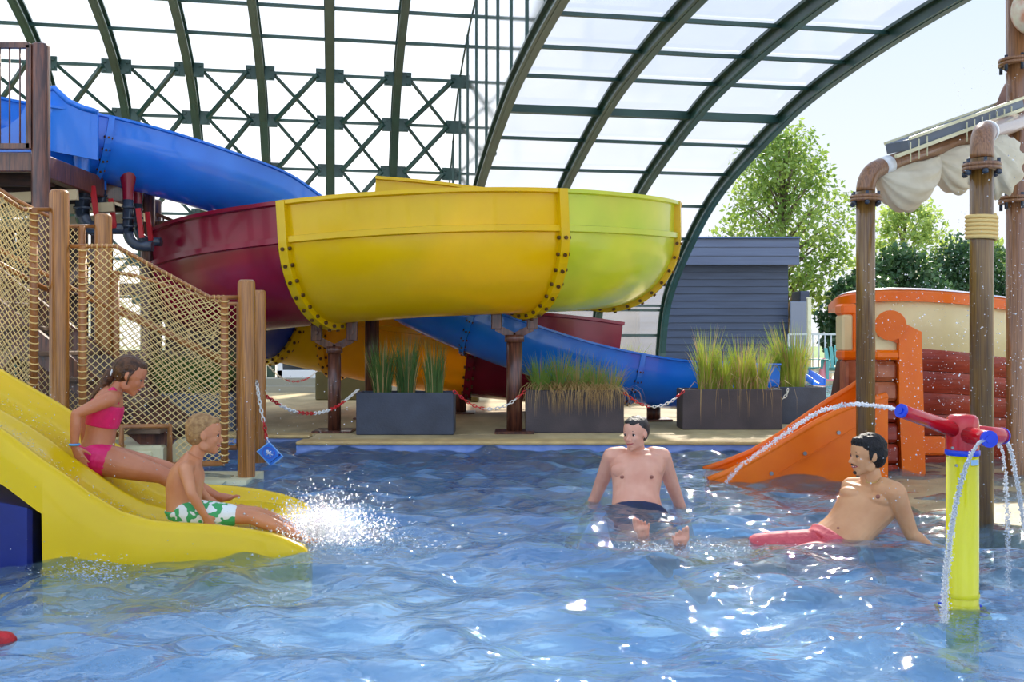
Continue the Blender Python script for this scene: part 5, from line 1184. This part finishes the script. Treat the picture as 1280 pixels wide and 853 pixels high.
MB().tube([k2(1078.5, 597, .0 + .0) + Vector((.0, -.05, 0)), k2(1084, 603.5, -.06), k2(1094, 603.5, -.06), k2(1101, 598, .0)], .0035, 6).build('necklace', mat('thin gold chain', (200, 160, 90), .3, metal=.8), root)
RD = mat('red swim trunks', (206, 84, 90), .6, (190, 66, 74), 9, bump=.3, bscale=40)
mb = MB(); loft(mb, sp, 12, infl=.012, t0=0, t1=.2)
for hp0, kn, an in legs2: limb(mb, [(hp0, .108), (hp0.lerp(kn, .5), .1), (hp0.lerp(kn, .7), .09)], 16)
soft(mb.build('swim_trunks', RD, root), .007, 3); reloc(root)
# ================= SPLASHES, JETS, DROPLETS
def spray_mat():
    m = bpy.data.materials.new('water droplets'); m.use_nodes = True; t = m.node_tree; N = t.nodes; L = t.links; N.remove(N['Principled BSDF'])
    d = N.new('ShaderNodeBsdfDiffuse'); d.inputs[0].default_value = (.95, .97, 1, 1); g = N.new('ShaderNodeBsdfGlossy'); g.inputs['Roughness'].default_value = .08
    tr = N.new('ShaderNodeBsdfTranslucent'); tr.inputs[0].default_value = (.95, .97, 1, 1); tp = N.new('ShaderNodeBsdfTransparent')
    a = N.new('ShaderNodeMixShader'); b = N.new('ShaderNodeMixShader'); c = N.new('ShaderNodeMixShader'); c.inputs[0].default_value = .68
    L.new(d.outputs[0], a.inputs[1]); L.new(tr.outputs[0], a.inputs[2]); L.new(a.outputs[0], b.inputs[1]); L.new(g.outputs[0], b.inputs[2]); b.inputs[0].default_value = .35
    L.new(tp.outputs[0], c.inputs[1]); L.new(b.outputs[0], c.inputs[2]); L.new(c.outputs[0], N['Material Output'].inputs[0]); return m
SPRAY = spray_mat()
OCT_V = np.array([(0, 0, 1), (1, 0, 0), (0, 1, 0), (-1, 0, 0), (0, -1, 0), (0, 0, -1)], float); OCT_F = np.array([(0, 1, 2), (0, 2, 3), (0, 3, 4), (0, 4, 1), (5, 2, 1), (5, 3, 2), (5, 4, 3), (5, 1, 4)])
def drops(name, P_, rad, label, cat='water spray', stretch=None):
    P_ = np.array(P_); n = len(P_); rad = np.asarray(rad).reshape(-1, 1, 1)
    V_ = OCT_V[None] * rad
    if stretch is not None: V_ = V_ * np.array(stretch)[None, None]
    V_ = (V_ + P_[:, None]).reshape(-1, 3); F_ = (OCT_F[None] + 6 * np.arange(n)[:, None, None]).reshape(-1, 3)
    me = bpy.data.meshes.new(name); me.from_pydata(V_.tolist(), [], F_.tolist()); me.materials.append(SPRAY); me.polygons.foreach_set('use_smooth', [True] * len(F_))
    o = bpy.data.objects.new(name, me); COL.objects.link(o); tag(o, label, cat, kind='stuff'); return o
r8 = np.random.RandomState(11)
# splash at the boy's feet
c = BPt(392, 676, .42); c.z = 0
P_ = []; n = 9000
ang = r8.rand(n) * 2 * math.pi; rr_ = np.abs(r8.normal(0, .17, n)); h = np.abs(r8.normal(0, .12, n)) * np.exp(-(rr_ / .32) ** 2) + .005
X_ = c.x + rr_ * np.cos(ang) * 1.35 - .0 + h * r8.normal(.3, .6, n); Y_ = c.y + rr_ * np.sin(ang) * 1.1; drops('foot_splash', np.stack([X_, Y_, h + .01], -1), .0024 + .0055 * r8.rand(n) ** 3, 'white splash thrown up by the boy\'s feet at the slide end')
n = 1500; X_ = c.x + .1 + r8.normal(0, .35, n); Y_ = c.y + r8.normal(0, .25, n); drops('splash_foam', np.stack([X_, Y_, np.abs(r8.normal(0, .012, n)) + .004], -1), .003 + .008 * r8.rand(n) ** 2, 'foam spreading on the water round the boy\'s splash', stretch=(1.6, 1, .5))
# foam at the men's feet, front left corner of the slide
def patch(cx, cy, sx, sy, n, hh, label, nm='foam_patch'):
    p = G(cx, cy); drops(nm, np.stack([p.x + r8.normal(0, sx, n), p.y + r8.normal(0, sy, n), np.abs(r8.normal(0, hh, n)) + .006], -1), .0018 + .004 * r8.rand(n) ** 2, label, stretch=(1.5, 1, .6))
patch(850, 692, .2, .1, 1400, .018, 'foam and droplets around the feet of the man in navy trunks')
patch(112, 728, .12, .08, 800, .04, 'small splash at the front corner of the yellow slide')
patch(1215, 790, .12, .08, 300, .01, 'bubbles round the foot of the spray post')
# wet sparkle running down the slide and droplets on swimmers
ps = []
for k in range(2600):
    s = -3.0 + 2.7 * r8.rand(); v = .2 + .5 * r8.rand() if r8.rand() < .7 else .78 + .5 * r8.rand(); ps.append(s_pt(s, v, floorz(s) + .006 + abs(r8.normal(0, .012))))
drops('slide_water', ps, .0015 + .0035 * r8.rand(len(ps)) ** 2, 'thin bubbling water running down the yellow slide', stretch=(1.6, 1, .6))
ps = []
for k in range(700): ps.append((*G(20 + 420 * r8.rand(), 560 + 150 * r8.rand(), .0).xy, 0)); d_ = 4.9 + 1.5 * r8.rand(); ps[-1] = tuple(W(440 * r8.rand(), 470 + 250 * r8.rand() ** 1.3, d_))
ps = [p for p in ps if p[2] > .02 and p[1] > 4.6]; drops('flying_droplets', ps, .0014 + .003 * r8.rand(len(ps)) ** 3, 'fine droplets flying over the yellow slide')
ps = []
for k in range(1500): d_ = 4.6 + 3.5 * r8.rand(); ps.append(tuple(W(1070 + 210 * r8.rand() ** .8, 330 + 300 * r8.rand(), d_)))
for k in range(250): ps.append(tuple(W(1190 + 90 * r8.rand(), 80 + 300 * r8.rand(), 5.5 + 2 * r8.rand())))
ps = [p for p in ps if p[2] > .03]; drops('flying_droplets', ps, .0014 + .0042 * r8.rand(len(ps)) ** 3, 'droplets falling from the arch pipes in front of the play ship')
def jet(pts, r, n, spread, label):
    path = spline(pts, 160); P2 = []; rd = []
    for i, p in enumerate(path):
        t = i / 159; k = int(n / 160 * (1 + 1.2 * t))
        for _ in range(k): P2.append(tuple(np.array(p) + r8.normal(0, r * (.35 + spread * t), 3) + (np.array(path[min(i + 1, 159)]) - np.array(p)) * r8.rand())); rd.append(r * (.75 - .35 * t) * (.5 + r8.rand() * .8))
    return drops('water_jet', P2, rd, label, 'water jet')
jet([N1, W(1100, 508, 4.4), W(1060, 506, 5.0), W(1020, 517, 5.7), W(985, 540, 6.4), W(950, 565, 7.0), W(925, 583, 7.4), W(908, 603, 7.9)], .0085, 950, .8, 'thin arc of water shot left from the spray post nozzle')
jet([N2, W(1222, 556, 3.97), W(1209, 580, 3.95), W(1199, 612, 3.93), W(1191, 650, 3.92), W(1186, 690, 3.91), W(1182, 730, 3.9), W(1180, 785, 3.9)], .0065, 1700, .9, 'water pouring from the blue nozzle in front of the yellow post')
jet([N3, W(1262, 560, 4.5), W(1269, 590, 4.56), W(1276, 630, 4.6), W(1284, 680, 4.64), W(1290, 725, 4.66)], .007, 1000, .8, 'water pouring from the right nozzle toward the right edge')
jet([N3 - Vector((.02, 0, .02)), W(1254, 568, 4.44), W(1257, 600, 4.46), W(1259, 640, 4.47), W(1260, 700, 4.48), W(1260, 745, 4.49)], .007, 500, .9, 'thin broken stream below the right nozzle')
P_ = []; rd = []
for k in range(34):
    cx, cy = (r8.rand() * 520, 740 + 110 * r8.rand()) if k < 22 else (880 + 380 * r8.rand(), 770 + 80 * r8.rand()); p = G(cx, cy); a_ = r8.normal(.1, .5); n = 130; t_ = r8.normal(0, .16, n); u_ = r8.normal(0, .014, n) + .03 * np.sin(t_ * 14)
    P_ += np.stack([p.x + t_ * math.cos(a_) - u_ * math.sin(a_), p.y + t_ * math.sin(a_) + u_ * math.cos(a_), np.abs(r8.normal(0, .006, n)) + .004], -1).tolist(); rd += (.0012 + .0022 * r8.rand(n)).tolist()
drops('foam_flecks', P_, rd, 'fine foam flecks and bubbles drifting on the nearest water', stretch=(1.6, 1.2, .5))
# red scrap at the far left foreground
p = G(4, 812, .0); o = MB().ell(p + Vector((-.02, 0, .03)), (.07, .05, .035), None, 20, 12).build('floating_ball', mat('red soft toy', (200, 30, 34), .6, (160, 16, 24), 30, bump=.8, bscale=60)); d = o.modifiers.new('Displace', 'DISPLACE'); tx = bpy.data.textures.new('rt', 'CLOUDS'); tx.noise_scale = .02; d.texture = tx; d.strength = .015
tag(o, 'small red float in the water at the left edge', 'float')
